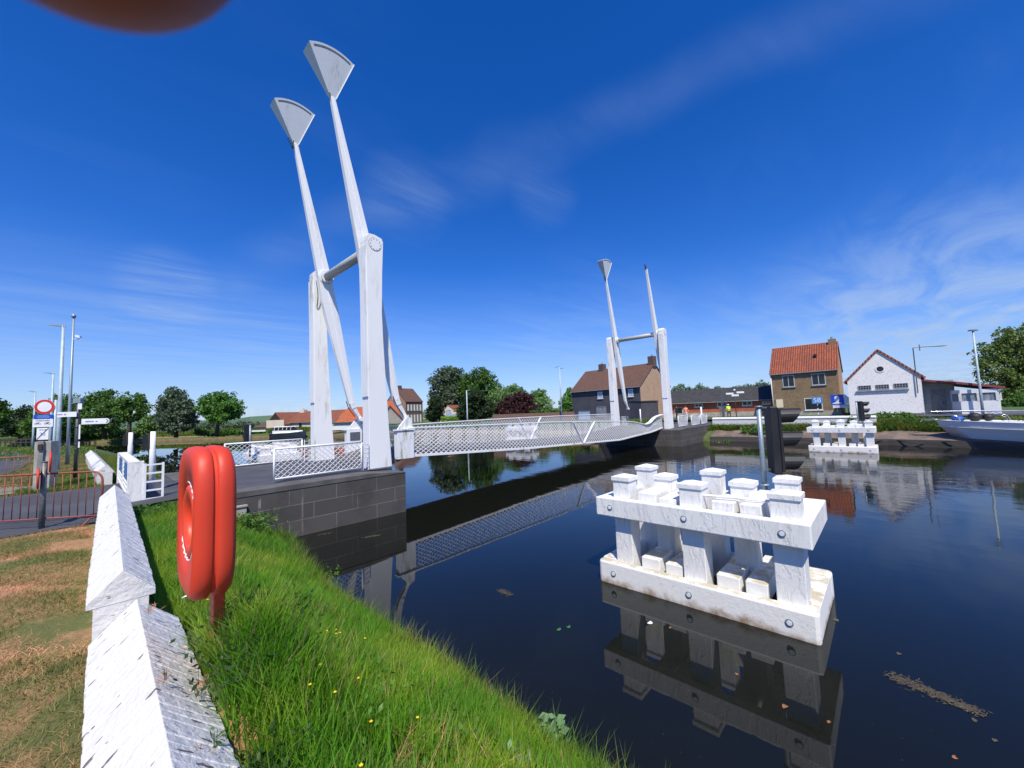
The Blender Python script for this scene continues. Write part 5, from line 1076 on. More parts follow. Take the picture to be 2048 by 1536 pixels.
for i,(x,y,r,h) in enumerate(((1353,783,7,13),(1364,780,8,14),(1377,783,8,12),(1393,783,6,12),(1401,778,8,15),(1415,784,7,11),(1435,782,7,12),(1447,785,6,10),(1458,786,6,8),(1472,781,7,13),(1484,780,6,12),(1494,776,7,15),(1507,779,8,14),(1522,774,9,17),(1535,776,9,16))):
    T(['pale poplar','slim pale poplar','bushy pale poplar'][i%3]+' on the skyline above the low brick building, '+['first','second','third','fourth','fifth','sixth','seventh','eighth','ninth','tenth','eleventh','twelfth','thirteenth','fourteenth','fifteenth'][i]+' from the left',g,150,(x,805),[(x,y,r,h*.7),(x-1,y+h*.6,r,h*.7)],900,.42,'leaf_far',.2,.7,name='poplar_tree',limbs=False)
T('big leafy ash tree at the right edge behind the annexe','trees on the right bank',58,(2030,838),[(2020,690,40,30),(1985,710,30,26),(2055,680,45,32),(1972,745,20,18),(2030,740,45,36),(2060,780,50,45),(2010,775,28,36),(1958,728,10,9),(2100,730,60,60)],22000,.19,'leaf_ash',.4,.42,fill=.35)
T('low green shrub under the ash tree right of the annexe','low bushes',50,(2035,836),[(2040,812,25,20),(2070,815,25,22)],4500,.2,'leaf_dark',.2,.4,name='bush',cat='bush')
# distant hill line
hl=MB(); pts=[]; 
for i,px in enumerate(range(-200,2300,50)):
    P_=PX(px,800,700); hgt=3.35+ (9 if px<1300 else 5)+3*math.sin(i*.9)+2*math.sin(i*2.3); pts.append((P_,hgt))
for (a,ha),(b2,hb_) in zip(pts[:-1],pts[1:]): hl.add([(a.x,a.y,0),(b2.x,b2.y,0),(b2.x,b2.y,hb_),(a.x,a.y,ha),*( [(a+FH*120).x,(a+FH*120).y,0],[(b2+FH*120).x,(b2+FH*120).y,0])],[(0,1,2,3),(3,2,5,4)])
tag(hl.build('distant_hills','leaf_far'),kind='structure')

# ------------------------------------------------------------------ far bank edge: quay
qb=MB(); 
yq=list(np.arange(-34,-1.5,2.))
for y0,y1 in zip(yq[:-1],yq[1:]):
    a0,a1=float(xf(y0)),float(xf(y1)); qb.add([(a0-.05,y0,-.6),(a1-.05,y1,-.6),(a1-.02,y1,.46),(a0-.02,y0,.46),(a0+.12,y0,.47),(a1+.12,y1,.47)],[(0,1,2,3),(3,2,5,4)])
tag(qb.build('quay_edge','quay_timber'),kind='structure')
qc=MB()
for y0,y1 in zip(yq[:-1],yq[1:]):
    a0,a1=float(xf(y0)),float(xf(y1)); 
    for oa,ob in ((.10,.7),(.7,1.3),(1.3,1.95)): za,zc_=float(zfar(a0+oa,y0))+.03,float(zfar(a0+ob,y0))+.03; qc.add([(a0+oa,y0,za),(a1+oa,y1,za),(a1+ob,y1,zc_),(a0+ob,y0,zc_)],[(0,1,2,3)])
tag(qc.build('stone_revetment','quay_stone'),kind='structure')
qd=MB(); yq=[6.7,14,21,30,43,60,77,94,112,125,140]
for y0,y1 in zip(yq[:-1],yq[1:]):
    a0,a1=float(xf(y0)),float(xf(y1)); dx=np.array([a1-a0,y1-y0]); nn=np.array([dx[1],-dx[0]])/np.linalg.norm(dx)
    qd.add([(a0,y0,-.3),(a1,y1,-.3),(a1,y1,.35),(a0,y0,.35),(a0+nn[0]*1.6,y0+nn[1]*1.6,.95),(a1+nn[0]*1.6,y1+nn[1]*1.6,.95)],[(0,1,2,3),(3,2,5,4)])
tag(qd.build('bank_edge','bare_bank'),kind='structure')

# ------------------------------------------------------------------ boats
def cruiser():
    bow=PX(1870,838,27.); stem=GP(1950,895,0.); stem=PX(1950,894,(GP(1950,894,0)-CAM).dot(FH))
    # axis parallel to the quay
    d=V3((-.17,-.985,0)).normalized(); s=V3((-d.y,d.x,0)); tip=V3((28.9,-15.0,0))
    tip=GP(1950,895,0.)-d*1.6; tip.z=0
    o=thing('motor_cruiser',tip+d*5,'big white motor cruiser with chrome bow rail moored at the right edge','motor boat')
    Lh=12.; secs=[]
    for i in range(15):
        t=i/14; x=t*Lh; hb_=1.75*(1-(1-min(1,x/5.5))**2.2) ; zd=1.78-.30*min(1,x/8); zc=.62; k=max(0,1-x/1.6)
        hc=hb_*.80*(min(1,max(0,(x-1.0)/4.5))**.7 if x>1.0 else 0); xk=max(x,1.6); xc=max(x,.75)
        secs.append((x,xc,xk,hb_,hc,zd))
    def P(x,y,z): return tip+d*x+s*y+up*z
    V=[];n=len(secs)
    for (x,xc,xk,hb_,hc,zd) in secs:
        row=[P(x,-hb_-.02,zd),P(min(x+.15,Lh) if x<1 else x,-hb_*.97,zd-.38),P(xc,-hc,.55),P(xk,-hc*.8,-.02),P(xk,0,-.35)]
        row+= [P(xk,hc*.8,-.02),P(xc,hc,.55),P(min(x+.15,Lh) if x<1 else x,hb_*.97,zd-.38),P(x,hb_+.02,zd)]; V+=row
    m_=MB(); m_.add(V,[(i*9+j,i*9+j+1,(i+1)*9+j+1,(i+1)*9+j) for i in range(n-1) for j in range(8)]); m_.build('hull','hull_white',o,True)
    dk=MB(); dk.add([V[i*9] for i in range(n)]+[V[i*9+8] for i in range(n)],[(i,i+1,n+i+1,n+i) for i in range(n-1)]); dk.build('deck','boat_white',o)
    for (z_off,mat,nm,a,th) in ((0.0,'boat_white','gunwale',0,.03),(-.40,'boat_white','rub_rail',0,.02)):
        for sg in (-1,1):
            m_=MB(); m_.tube([P(x if x>0.01 else -.05,sg*(hb_+.03),zd+z_off) for (x,xc,xk,hb_,hc,zd) in secs],th,6); m_.build(nm,mat,o,True)
    cb=MB(); a=[P(3.6,-1.0,1.6),P(Lh,-1.2,1.55),P(Lh,1.2,1.55),P(3.6,1.0,1.6)]; t_=[P(5.4,-.8,2.05),P(Lh,-1.,2.2),P(Lh,1.,2.2),P(5.4,.8,2.05)]; cb.hexa(a,t_); cb.build('cabin','boat_white',o,bev=.05)
    rl=MB(); pts_=[P(-.55,0,zz_) for zz_ in (2.32,)]; 
    for sg in (-1,1):
        rl.tube([P(-.6,sg*.10,2.28),P(-.2,sg*.35,2.36),P(1.5,sg*1.0,2.36),P(4,sg*1.62,2.28),P(9,sg*1.72,2.2),P(12,sg*1.72,2.15)],.022,8)
        for x_ in (.6,2.6,4.6,7.,9.4): 
            hb_=1.75*(1-(1-min(1,x_/5.5))**2.2); rl.tube([P(x_+.55,sg*hb_*.96,1.78-.3*min(1,x_/8)),P(x_+.45,sg*hb_*.96,2.0),P(x_-.25,sg*(hb_*.93),2.32)],.018,6)
    rl.tube([P(-.6,-.1,2.28),P(-.64,0,2.26),P(-.6,.1,2.28)],.022,8); rl.tube([P(-.6,.0,2.26),P(-.05,0,1.85),P(.3,0,1.8)],.018,6)
    rl.build('bow_rail','chrome',o,True)
    m_=MB(); m_.beam(P(-.55,0,1.80),P(.8,0,1.83),.22,.06); m_.beam(P(-.6,0,1.83),P(-.75,0,1.68),.18,.06); m_.build('bow_roller','chrome',o)
    for xx in (5.4,):
        m_=MB(); m_.obox(P(xx,-1.76,.93),d*.75,s*.06,up*.17); m_.build('porthole','dark_glass',o,bev=.05)
    for sg in (-1,):
        m_=MB(); m_.obox(P(3.9,-1.63*1.0-.02,1.22),d*7,s*.03-s*.02,up*.04); m_.build('stripe','hull_dark',o)
    m_=MB(); m_.ball(P(1.75,-.15,1.98),(.34,.34,.28)); m_.ball(P(2.3,.1,1.95),(.32,.3,.24)); m_.build('outboard_cover','rubber',o,True)
    m_=MB(); m_.ball(P(1.0,.0,1.88),(.42,.36,.18)); m_.build('blue_tarpaulin','tarp_blue',o,True)
    return o
cruiser()
o=thing('mooring_rope',(31.4,-14.2,.6),'dark slack mooring rope lying along the quay edge by the cruiser','rope'); m_=MB(); m_.tube([(float(xf(y))-.05+.10*math.sin(y*3),y,.30+.12*math.sin(y*2.1)) for y in np.linspace(-17.2,-12.6,24)],.025,6); m_.build('rope','rubber',o,True)
def cabinboat():
    A=PX(546,876,84); B=PX(613,872,82); d=(B-A); d.z=0; Ln=d.length; d.normalize(); s=V3((-d.y,d.x,0)); A.z=0
    o=thing('cabin_boat',A+d*Ln/2,'small dark hulled cabin boat with white cabin moored before the farmhouse','boat'); P=lambda x,y,z: A+d*(x*Ln)+s*y+up*z
    V=[];ss=[(0,1.1,.85),(.25,1.3,.85),(.6,1.3,.95),(.85,.8,1.1),(1.,.05,1.3)]
    for x,h,z in ss: V+=[P(x,-h,z),P(x*.97,-h*.85,0),P(x*.95,0,-.3),P(x*.97,h*.85,0),P(x,h,z)]
    m_=MB(); m_.add(V,[(i*5+j,i*5+j+1,(i+1)*5+j+1,(i+1)*5+j) for i in range(4) for j in range(4)]+[(4,3,2,1,0)]); m_.build('hull','hull_dark',o)
    m_=MB(); m_.add([V[i*5] for i in range(5)]+[V[i*5+4] for i in range(5)],[(i,i+1,5+i+1,5+i) for i in range(4)]); m_.build('deck','boat_white',o)
    m_=MB(); m_.hexa([P(.1,-1,.86),P(.85,-.75,1.),P(.85,.75,1.),P(.1,1,.86)],[P(.1,-1,1.45),P(.80,-.65,1.4),P(.80,.65,1.4),P(.1,1,1.45)]); m_.build('cabin_side','boat_white',o)
    m_=MB(); m_.hexa([P(.14,-.9,1.46),P(.68,-.7,1.46),P(.68,.7,1.46),P(.14,.9,1.46)],[P(.16,-.8,2.15),P(.58,-.6,2.15),P(.58,.6,2.15),P(.16,.8,2.15)]); w_o=m_.build('cabin_glass','dark_glass',o)
    m_=MB()
    for x in (.14,.26,.38,.50,.62): m_.beam(P(x,-.93+.1*x,1.46),P(x+.01,-.83+.12*x,2.16),.08,.08)
    m_.build('mullions','boat_white',w_o)
    m_=MB(); m_.hexa([P(.12,-.95,2.16),P(.62,-.75,2.16),P(.62,.75,2.16),P(.12,.95,2.16)],[P(.14,-.8,2.3),P(.60,-.6,2.27),P(.60,.6,2.27),P(.14,.8,2.3)]); m_.build('cabin_roof','boat_white',o,bev=.03)
    m_=MB(); m_.hexa([P(.0,-.8,.86),P(.12,-.85,.86),P(.12,.85,.86),P(.0,.8,.86)],[P(.05,-.7,1.9),P(.13,-.8,2.1),P(.13,.8,2.1),P(.05,.7,1.9)]); m_.build('canopy','hull_dark',o)
cabinboat()
o=thing('quay_parapet',PX(500,866,84),'long low white parapet on the far bank left of the cabin boat','parapet'); A=PX(477,867,86); B=PX(531,866,86); m_=MB(); m_.obox(V3((A.x,A.y,1.3)),V3((B.x-A.x,B.y-A.y,0)),FH*.4,up*.35); m_.build('parapet','sign_white',o)
o=thing('quay_parapet',PX(690,858,80),'low white parapet on the far bank between the near towers','parapet'); A=PX(655,861,80); B=PX(720,860,78); m_=MB(); m_.obox(V3((A.x,A.y,1.2)),V3((B.x-A.x,B.y-A.y,0)),FH*.4,up*.8); m_.build('parapet','sign_white',o)

# ------------------------------------------------------------------ signs on the far bank
b=PX(1638,842,43); b.z=1.6; o=thing('number_sign',b,'small blue sign with white number 58 on a striped pole','sign')
n_=(CAM-b); n_.z=0; n_.normalize(); n_=(n_*.8+V3((-1,0,0))*.4).normalized(); ev=V3((-n_.y,n_.x,0)); ev=ev if ev.dot(Rw)>0 else -ev
z0,z1=HZ(1635,807.5,b),HZ(1634,794,b); w=.92; m_=MB(); m_.obox(V3((b.x,b.y,z0))-ev*w/2+n_*.05,ev*w,n_*.03,up*(z1-z0)); pn=m_.build('panel','number_blue',o,bev=.04)
text('58',(z1-z0)*.95,'light_blue_text' if 0 else 'sign_white',pn,V3((b.x,b.y,(z0+z1)/2))+n_*.084,ev)
m_=MB()
for k in range(6): za=b.z+(z0-b.z)*k/6; zb_=b.z+(z0-b.z)*(k+1)/6; (m_ if k%2==0 else m_).tube([(b.x,b.y,za),(b.x,b.y,zb_)],.035,8)
m_.build('pole','blue_board',o,True); m_=MB()
for k in (1,3,5): za=b.z+(z0-b.z)*k/6; m_.tube([(b.x,b.y,za),(b.x,b.y,za+(z0-b.z)/6)],.038,8)
m_.build('white_band','sign_white',o,True)
b=PX(1680,842,42); b.z=1.6; o=thing('service_sign',b,'blue square sign with white bust symbol and white arrow point, on two posts','sign')
z0,z1=HZ(1685,809,b),HZ(1683,789,b); h=z1-z0; c_=V3((b.x,b.y,(z0+z1)/2)); w=h*1.02
A_=c_-ev*w*.55+n_*.05; m_=MB(); m_.obox(A_-up*h/2,ev*w,n_*.03,up*h); pn=m_.build('panel','sign_blue',o)
m_=MB(); m_.prism([A_+ev*(w+.02)-up*h/2,A_+ev*(w+h*.12)-up*h/2,A_+ev*(w+h*.52),A_+ev*(w+h*.12)+up*h/2,A_+ev*(w+.02)+up*h/2],n_*.03); m_.build('arrow_point','sign_white',o)
bc=A_+ev*w*.47+n_*.033; S_=[(-.36,-.40),(.36,-.40),(.36,-.34),(.17,-.27),(.11,-.18),(.13,-.10),(.20,-.07),(.20,.0),(.14,.04),(.19,.16),(.17,.28),(.08,.35),(-.08,.35),(-.17,.28),(-.19,.16),(-.14,.04),(-.20,.0),(-.20,-.07),(-.13,-.10),(-.11,-.18),(-.17,-.27),(-.36,-.34)]
m_=MB(); m_.prism([bc+ev*h*x+up*h*z for x,z in S_],n_*.004); m_.build('bust_symbol','sign_white',pn)
m_=MB(); m_.obox(A_+ev*w*.12-up*(h/2+.33),ev*w*1.42,n_*.03,up*.30); p2=m_.build('text_panel','sign_white',o)
m_=MB(); m_.obox(A_+ev*w*.2-up*(h/2+.12)+n_*.031,ev*w*1.2,n_*.003,up*.05); m_.obox(A_+ev*w*.35-up*(h/2+.26)+n_*.031,ev*w*.35,n_*.003,up*.05); m_.build('text_line','ink_soft',p2)
for k in (.42,1.25): m_=MB(); q=c_-ev*w*.55+ev*w*k; m_.tube([(q.x,q.y,1.4),(q.x,q.y,z0-.3)],.035,8); m_.build('post','dark_post',o,True)
# other small far items: lantern signpost, white post, poles
b=PX(1473,834,50); b.z=1.7; o=thing('finger_post',b,'far bank signpost with three small white arms near the worker in the hi-vis jacket','signpost'); zt_=HZ(1470,782,b); m_=MB(); m_.tube([b,(b.x,b.y,zt_)],.05,8); m_.build('pole','dark_post',o,True)
m_=MB(); m_.ball((b.x,b.y,zt_+.12),.13); m_.build('cap','sign_white',o,True)
for (dx0,dx1,dz_) in ((-1.15,-.2,-.42),(.2,1.15,-.30),(-.45,.45,-.66)): m_=MB(); m_.obox(V3((b.x,b.y,zt_+dz_))+er_*dx0+V3((0,0,0)),er_*(dx1-dx0),-FH*.03-FH*.06,up*.22); m_.build('direction_arm','sign_white',o)
b=PX(1404.5,850,39.5); b.z=1.4; o=thing('signal_pole',b,'plain white pole at the end of the far abutment railings','pole'); m_=MB(); m_.tube([b,(b.x,b.y,HZ(1403,814,b))],.075,10); m_.build('pole','white_steel',o,True)
b=PX(1282,850,44); b.z=1.4; o=thing('signal_pole',b,'white pole between the two far towers in front of the grey shed','pole'); m_=MB(); m_.tube([b,(b.x,b.y,HZ(1281,818,b))],.07,10); m_.build('pole','white_steel',o,True)
b=PX(1447,834,51); b.z=1.7; o=thing('utility_post',b,'grey square utility post left of the worker in the hi-vis jacket','post'); m_=MB(); m_.box(b.x-.14,b.x+.14,b.y-.14,b.y+.14,1.6,HZ(1446,789,b)); m_.build('post','galv_dark',o)
b=PX(1442,836,47); b.z=1.7; o=thing('round_sign',b,'small grey round sign seen from behind by the low white wall','sign'); m_=MB(); m_.tube([b,(b.x,b.y,HZ(1441,818,b))],.03,6); m_.build('pole','galv_dark',o); zc=HZ(1441,817,b); m_=MB(); m_.tube([V3((b.x,b.y,zc))-FH*.04,V3((b.x,b.y,zc))-FH*.06],.2,16); m_.build('disc','galv_dark',o)

# ------------------------------------------------------------------ people
def person(b,h,label,top,legs,hair='hair',lean=(0,0),face=None,cap=None,vest=False):
    b=V3(b); f_=V3(face or (-1,0,0)).normalized(); s=V3((-f_.y,f_.x,0)); k=h/1.75
    o=thing('person',b,label,'person','people on the far bank')
    J={}; lx=f_*lean[0]*k
    pts=[('pel',lx*.3+up*.95*k,.15),('wai',lx*.6+up*1.12*k,.14),('che',lx*.9+up*1.34*k,.165),('nek',lx*1.1+up*1.50*k,.06),('hed',lx*1.2+up*1.62*k,.095),('top',lx*1.2+up*1.72*k,.07)]
    for sg,nm in ((1,'L'),(-1,'R')):
        pts+=[('hip'+nm,lx*.3+s*.10*sg*k+up*.90*k,.11),('kne'+nm,s*.11*sg*k+f_*(.08*sg+.03)*k+up*.49*k,.07),('ank'+nm,s*.11*sg*k+f_*.06*sg*k+up*.08*k,.045),('toe'+nm,s*.12*sg*k+f_*(.06*sg+.17)*k+up*.035*k,.035),
              ('sho'+nm,lx*.95+s*.19*sg*k+up*1.42*k,.065),('elb'+nm,lx*.8+s*.27*sg*k+up*1.14*k+f_*.02*k,.045),('wri'+nm,lx*.8+s*.24*sg*k+f_*.16*k+up*.93*k,.032),('han'+nm,lx*.8+s*.23*sg*k+f_*.20*k+up*.85*k,.035)]
    E_=[('pel','wai'),('wai','che'),('che','nek'),('nek','hed'),('hed','top')]
    for nm in 'LR': E_+=[('pel','hip'+nm),('hip'+nm,'kne'+nm),('kne'+nm,'ank'+nm),('ank'+nm,'toe'+nm),('che','sho'+nm),('sho'+nm,'elb'+nm),('elb'+nm,'wri'+nm),('wri'+nm,'han'+nm)]
    ix={p[0]:i for i,p in enumerate(pts)}; me=bpy.data.meshes.new('body'); me.from_pydata([tuple(b+p[1]) for p in pts],[(ix[a],ix[c]) for a,c in E_],[])
    ob=bpy.data.objects.new('body',me); COL.objects.link(ob); md=ob.modifiers.new('s','SKIN'); 
    for i,p in enumerate(pts): me.skin_vertices[0].data[i].radius=(p[2]*k,p[2]*k*.85)
    me.skin_vertices[0].data[0].use_root=True; sb=ob.modifiers.new('u','SUBSURF'); sb.levels=1; sb.render_levels=1
    bpy.context.view_layer.update(); dg=bpy.context.evaluated_depsgraph_get(); m2=bpy.data.meshes.new_from_object(ob.evaluated_get(dg)); ob.modifiers.clear(); ob.data=m2; bpy.data.meshes.remove(me)
    for mt in (M['skin'],M[top],M[legs]): m2.materials.append(mt)
    for p_ in m2.polygons:
        c_=p_.center; z=(c_.z-b.z)/k; p_.use_smooth=True
        fa=(c_-b-lx*.8); lat=abs(fa.dot(s))/k
        if z>1.50: p_.material_index=0
        elif z<.93 and lat<.19: p_.material_index=2
        elif z<.95 and lat>=.19: p_.material_index=0
        else: p_.material_index=1
    setparent(ob,o)
    m_=MB(); hc=b+lx*1.2+up*1.66*k-f_*.012; m_.ball(hc,(.105*k,.105*k,.10*k),12,8,True); m_.build('hair' if not cap else 'cap',hair if not cap else cap,o,True)
    m_=MB(); fc=b+lx*1.2+up*1.61*k+f_*.085*k; m_.ball(fc+f_*.012-up*.01,(.018,.018,.022),6,5); m_.build('nose','skin',o,True)
    if vest:
        for z in (1.05,1.2): m_=MB(); m_.tube([b+lx*.7+up*(z*k-.02),b+lx*.7+up*(z*k+.02)],.175*k,14); m_.build('reflective_band','sign_white',o,True)
    return o
b=PX(1459,836,47.5); b.z=1.65; person(b,1.78,'worker in a bright yellow green hi-vis jacket, seen from behind at the white wall','hi_vis','cloth_dark',lean=(.10,0),face=(.6,.5,0),cap='boat_white',vest=True)
b=PX(1372,832,46); b.z=1.75; person(b,1.7,'person in a pink and orange top beside the far right tower','cloth_orange','cloth_white',face=(-.8,-.3,0))
b=PX(1354,832,45); b.z=1.75; person(b,1.72,'person in dark clothes half hidden by the far right tower','cloth_dark','cloth_dark',face=(-.6,.6,0))

# ------------------------------------------------------------------ grass and plants
def blades(name,X,Y,zf,h,w,mat,lean=.35,kind='stuff',jit=True):
    n=len(X); Z=zf(X,Y); ang=rng.uniform(0,2*np.pi,n); hh=h*rng.uniform(.45,1.25,n); ww=w*rng.uniform(.6,1.3,n)
    dx,dy=np.cos(ang),np.sin(ang); ln=lean*hh*rng.uniform(.2,1.6,n); la=rng.uniform(0,2*np.pi,n); lx,ly=np.cos(la)*ln,np.sin(la)*ln
    P=np.stack([X,Y,Z-.02],1); D=np.stack([dx,dy,0*dx],1)*ww[:,None]/2
    M1=P+np.stack([lx*.35,ly*.35,hh*.6],1); Tt=P+np.stack([lx,ly,hh],1)
    V=np.stack([P-D,P+D,M1+D*.8,M1-D*.8,Tt],1).reshape(-1,3); i=np.arange(n)*5
    o=npmesh(name,V,quads=np.stack([i,i+1,i+2,i+3],1),tris=np.stack([i+3,i+2,i+4],1),mat=mat); return tag(o,kind=kind)
def scat(n,x0,x1,y0,y1): return rng.uniform(x0,x1,n),rng.uniform(y0,y1,n)
def rej(X,Y,f): k=f(X,Y); return X[k],Y[k]
def pn(X,Y,s,ph=0.): return (np.sin(X*s+1.3*np.sin(Y*s*.7+ph))+np.sin(Y*s*1.3+1.7*np.sin(X*s*.9+ph*2))+np.sin((X+Y)*s*.6+ph))/3
# near bank
n=270000; X=rng.uniform(-6.9,-4.0,n); Y=-14.05+12.6*rng.uniform(0,1,n)**1.35; k_=(X>-6.66)|((Y>-9.3)&(X>-6.86)); X=X[k_]; Y=Y[k_]
for q_ in (GP(515,1355,1.45),GP(470,1500,1.45)): k_=((X-q_.x)/.24)**2+((Y-q_.y)/.18)**2>1; X=X[k_]; Y=Y[k_]
X,Y=rej(X,Y,lambda x,y:(x<xw(y)+.12)&~((np.abs(x+6.05+.1*np.sin(y*9))<.30)&(np.abs(y+11.75)<.28))&~((np.abs(x+6.35)<.2)&(np.abs(y+12.8)<.35)))
blades('bank_grass',X,Y,znear,.19,.0065,'grass_lush',.55)
sp_=[GP(515,1355,1.45),GP(470,1500,1.45)]
for i_,(q_,r_) in enumerate(zip(sp_,(.20,.22))):
    V_=[(q_.x+r_*1.3*math.cos(a)*random.uniform(.8,1.1),q_.y+r_*math.sin(a)*random.uniform(.8,1.1)) for a in np.linspace(0,6.28,15)[:-1]]; V_=[(x,y,float(znear(x,y))+.012) for x,y in V_]
    m_=MB(); m_.add([(q_.x,q_.y,float(znear(q_.x,q_.y))+.03)]+V_,[(0,1+k,1+(k+1)%14) for k in range(14)]); tag(m_.build('soil','soil_dry',smooth=True),kind='structure')
    n=900; X=q_.x+rng.normal(size=n)*r_*.5; Y=q_.y+rng.normal(size=n)*r_*.5; blades('dry_grass',X,Y,znear,.05,.004,'grass_dry',2.)
n=26000; X=rng.uniform(-6.6,-4.0,n); Y=rng.uniform(-14,-1.5,n); X,Y=rej(X,Y,lambda x,y:(x<xw(y)+.15)&(pn(x,y,2.1)>.15)); blades('tall_grass',X,Y,znear,.28,.009,'grass_lush',.5)
n=5000; Y=rng.uniform(-14,-1.5,n); X=xw(Y)-rng.uniform(-.12,.35,n); blades('edge_grass',X,Y,znear,.34,.008,'grass_bank',.5)
n=350; X=rng.uniform(-6.6,-4.2,n); Y=rng.uniform(-13.8,-2,n); X,Y=rej(X,Y,lambda x,y:x<xw(y)+.1); blades('seed_grass',X,Y,znear,.42,.003,'grass_bank',.35)
n=60000; X=rng.uniform(-6.9,-3.6,n); Y=rng.uniform(6.8,30,n); X,Y=rej(X,Y,lambda x,y:x<xw(y)+.1); blades('bank_grass',X,Y,znear,.32,.02,'grass_bank',.5)
n=9000; X=rng.uniform(-6.2,-5.2,n); Y=rng.uniform(-1.9,-.6,n); X,Y=rej(X,Y,lambda x,y:y<-1.4); blades('bank_grass',X,Y,znear,.22,.01,'grass_bank',.5)
n=6000; X=-6.48+.25*rng.normal(size=n); Y=-10.75+.35*rng.normal(size=n); X,Y=rej(X,Y,lambda x,y:x>-6.75); blades('tall_grass',X,Y,znear,.36,.007,'grass_lush',.5)
# lawn
lz=lambda x,y: znear(x,y)+.012
n=170000; X=rng.uniform(-11.5,-7.3,n); Y=rng.uniform(-14.,-2.0,n); X,Y=rej(X,Y,lambda x,y:pn(x,y,2.3,1.)+.35*pn(x,y,7.,2.)<.18); blades('dry_grass',X,Y,lz,.035,.006,'grass_dry',2.2)
n=190000; X=rng.uniform(-11.5,-7.3,n); Y=rng.uniform(-14.,-1.95,n); X,Y=rej(X,Y,lambda x,y:((pn(x,y,2.3,1.)+.35*pn(x,y,7.,2.)>-.02)|((y>-4.2)&(x<-7.8)))); blades('lawn_grass',X,Y,lz,.06,.006,'grass_short',1.1)
# island between roads
n=90000; X=rng.uniform(-10.5,-7.0,n); Y=rng.uniform(5.9,34,n); blades('verge_grass',X,Y,znear,.13,.018,'grass_short',.9)
n=26000; X=rng.uniform(-9.0,-7.1,n); Y=rng.uniform(5.9,14,n); X,Y=rej(X,Y,lambda x,y:pn(x,y,1.5)>-.1); blades('verge_grass',X,Y,znear,.22,.014,'grass_bank',.8)
n=30000; X=rng.uniform(-30,-7.0,n); Y=rng.uniform(30,70,n); X,Y=rej(X,Y,lambda x,y:x<xw(y)); blades('verge_grass',X,Y,znear,.25,.05,'grass_bank',.8)
# far bank
n=60000; Y=rng.uniform(-24,-1.5,n); X=xf(Y)+rng.uniform(1.7,3.6,n)+.35*pn(Y,Y*.3,2.); blades('far_bank_grass',X,Y,zfar,.45,.05,'grass_bank',.6)
n=30000; Y=rng.uniform(-30,-1.5,n); X=xf(Y)+rng.uniform(3.,12.,n); X,Y=rej(X,Y,lambda x,y:(x<41)); blades('far_bank_grass',X,Y,zfar,.22,.05,'grass_bank',.6)
n=60000; Y=rng.uniform(7,135,n); X=xf(Y)+rng.uniform(1.4,9.,n); blades('far_bank_grass',X,Y,zfar,.55,.13,'grass_bank',.6)
# weeds on the far bank
for i,(px,py) in enumerate(((1445,862),(1520,862),(1628,848),(1770,866),(1815,868),(1700,862))):
    b=PX(px,py,36-i*.7); b.z=float(zfar(b.x,b.y)); 
    tree('weed_bush',['leafy weed bush at the far abutment corner','leafy weed bush on the far bank below the white wall','taller dark bush on the far bank under the 58 sign','green weed clump on the far bank below the white house','green weed clump on the far bank near the cruiser bow','small weed clump behind the far dolphin'][i],'weeds on the far bank',b,[(tuple(b+up*.35),(.8,.8,.35)),(tuple(b+up*.3+V3((0,.9,0))),(.6,.6,.3))],1400,.09,'leaf_mid' if i!=2 else 'leaf_bright',.03,.16,cat='bush')
# broad leaved plants
def herb(name,label,b,n,r,h,leaf,mat,cat='plant',droop=.2,group=None,asp=.5):
    b=V3(b); o=thing(name,b,label,cat,group); P=rng.normal(size=(n,3))*np.array([r*.5,r*.5,0])+np.array(b); P[:,2]=b.z+h*rng.uniform(.15,1.,n); leaves('leaves',P,leaf,mat,o,droop,asp)
    m_=MB()
    for k in range(max(4,n//40)): a=rng.uniform(-r*.4,r*.4,2); m_.tube([b+V3((a[0]*.5,a[1]*.5,-.05 if r>.1 else 0)),b+V3((a[0],a[1],h*.9))],.004 if r>.1 else .0012,4)
    m_.build('stems','nettle',o); return o
def GB(px,py,z):  # ground under the plant
    P=GP(px,py,z); return V3((P.x,P.y,float(znear(P.x,P.y))))
herb('nettle_patch','dark nettles between the lifebuoy post and the wall',GB(520,1290,1.7),520,.34,.26,.022,'nettle')
herb('nettle_patch','dark nettle clump below the wall foot in the lower grass',GB(480,1350,1.7),260,.26,.22,.020,'nettle')
herb('nettle_patch','dark low nettles at the bottom left corner of the bank',GB(520,1480,1.7),200,.2,.20,.020,'nettle')
herb('burdock_plant','pale broad leaved plant at the water edge, lower centre',GB(1105,1425,.35),60,.18,.32,.06,'burdock')
herb('burdock_plant','pale broad leaved plant low in the grass near the bottom edge',GB(1030,1505,.9),30,.12,.16,.06,'burdock')
herb('reed_clump','tall reedy weeds standing at the water edge, bottom centre',GB(1160,1440,.1),260,.30,.42,.045,'grass_bank',asp=.15)
herb('weed_clump','leafy weeds on the grass against the stone abutment',GB(500,1055,.8),700,.5,.45,.045,'leaf_mid')
herb('weed_clump','dark leafy weeds at the foot of the long wall near the gate',V3((-6.55,-2.2,1.33)),500,.5,.3,.04,'leaf_dark')
herb('weed_clump','green weeds leaning over the water below the abutment',GB(655,1120,.3),500,.45,.35,.04,'leaf_mid')
dt=herb('dead_stalks','pile of dry brown stalks in the grass at the bottom edge',GB(1110,1510,.6),260,.14,.05,.06,'dry_tuft',asp=.06)
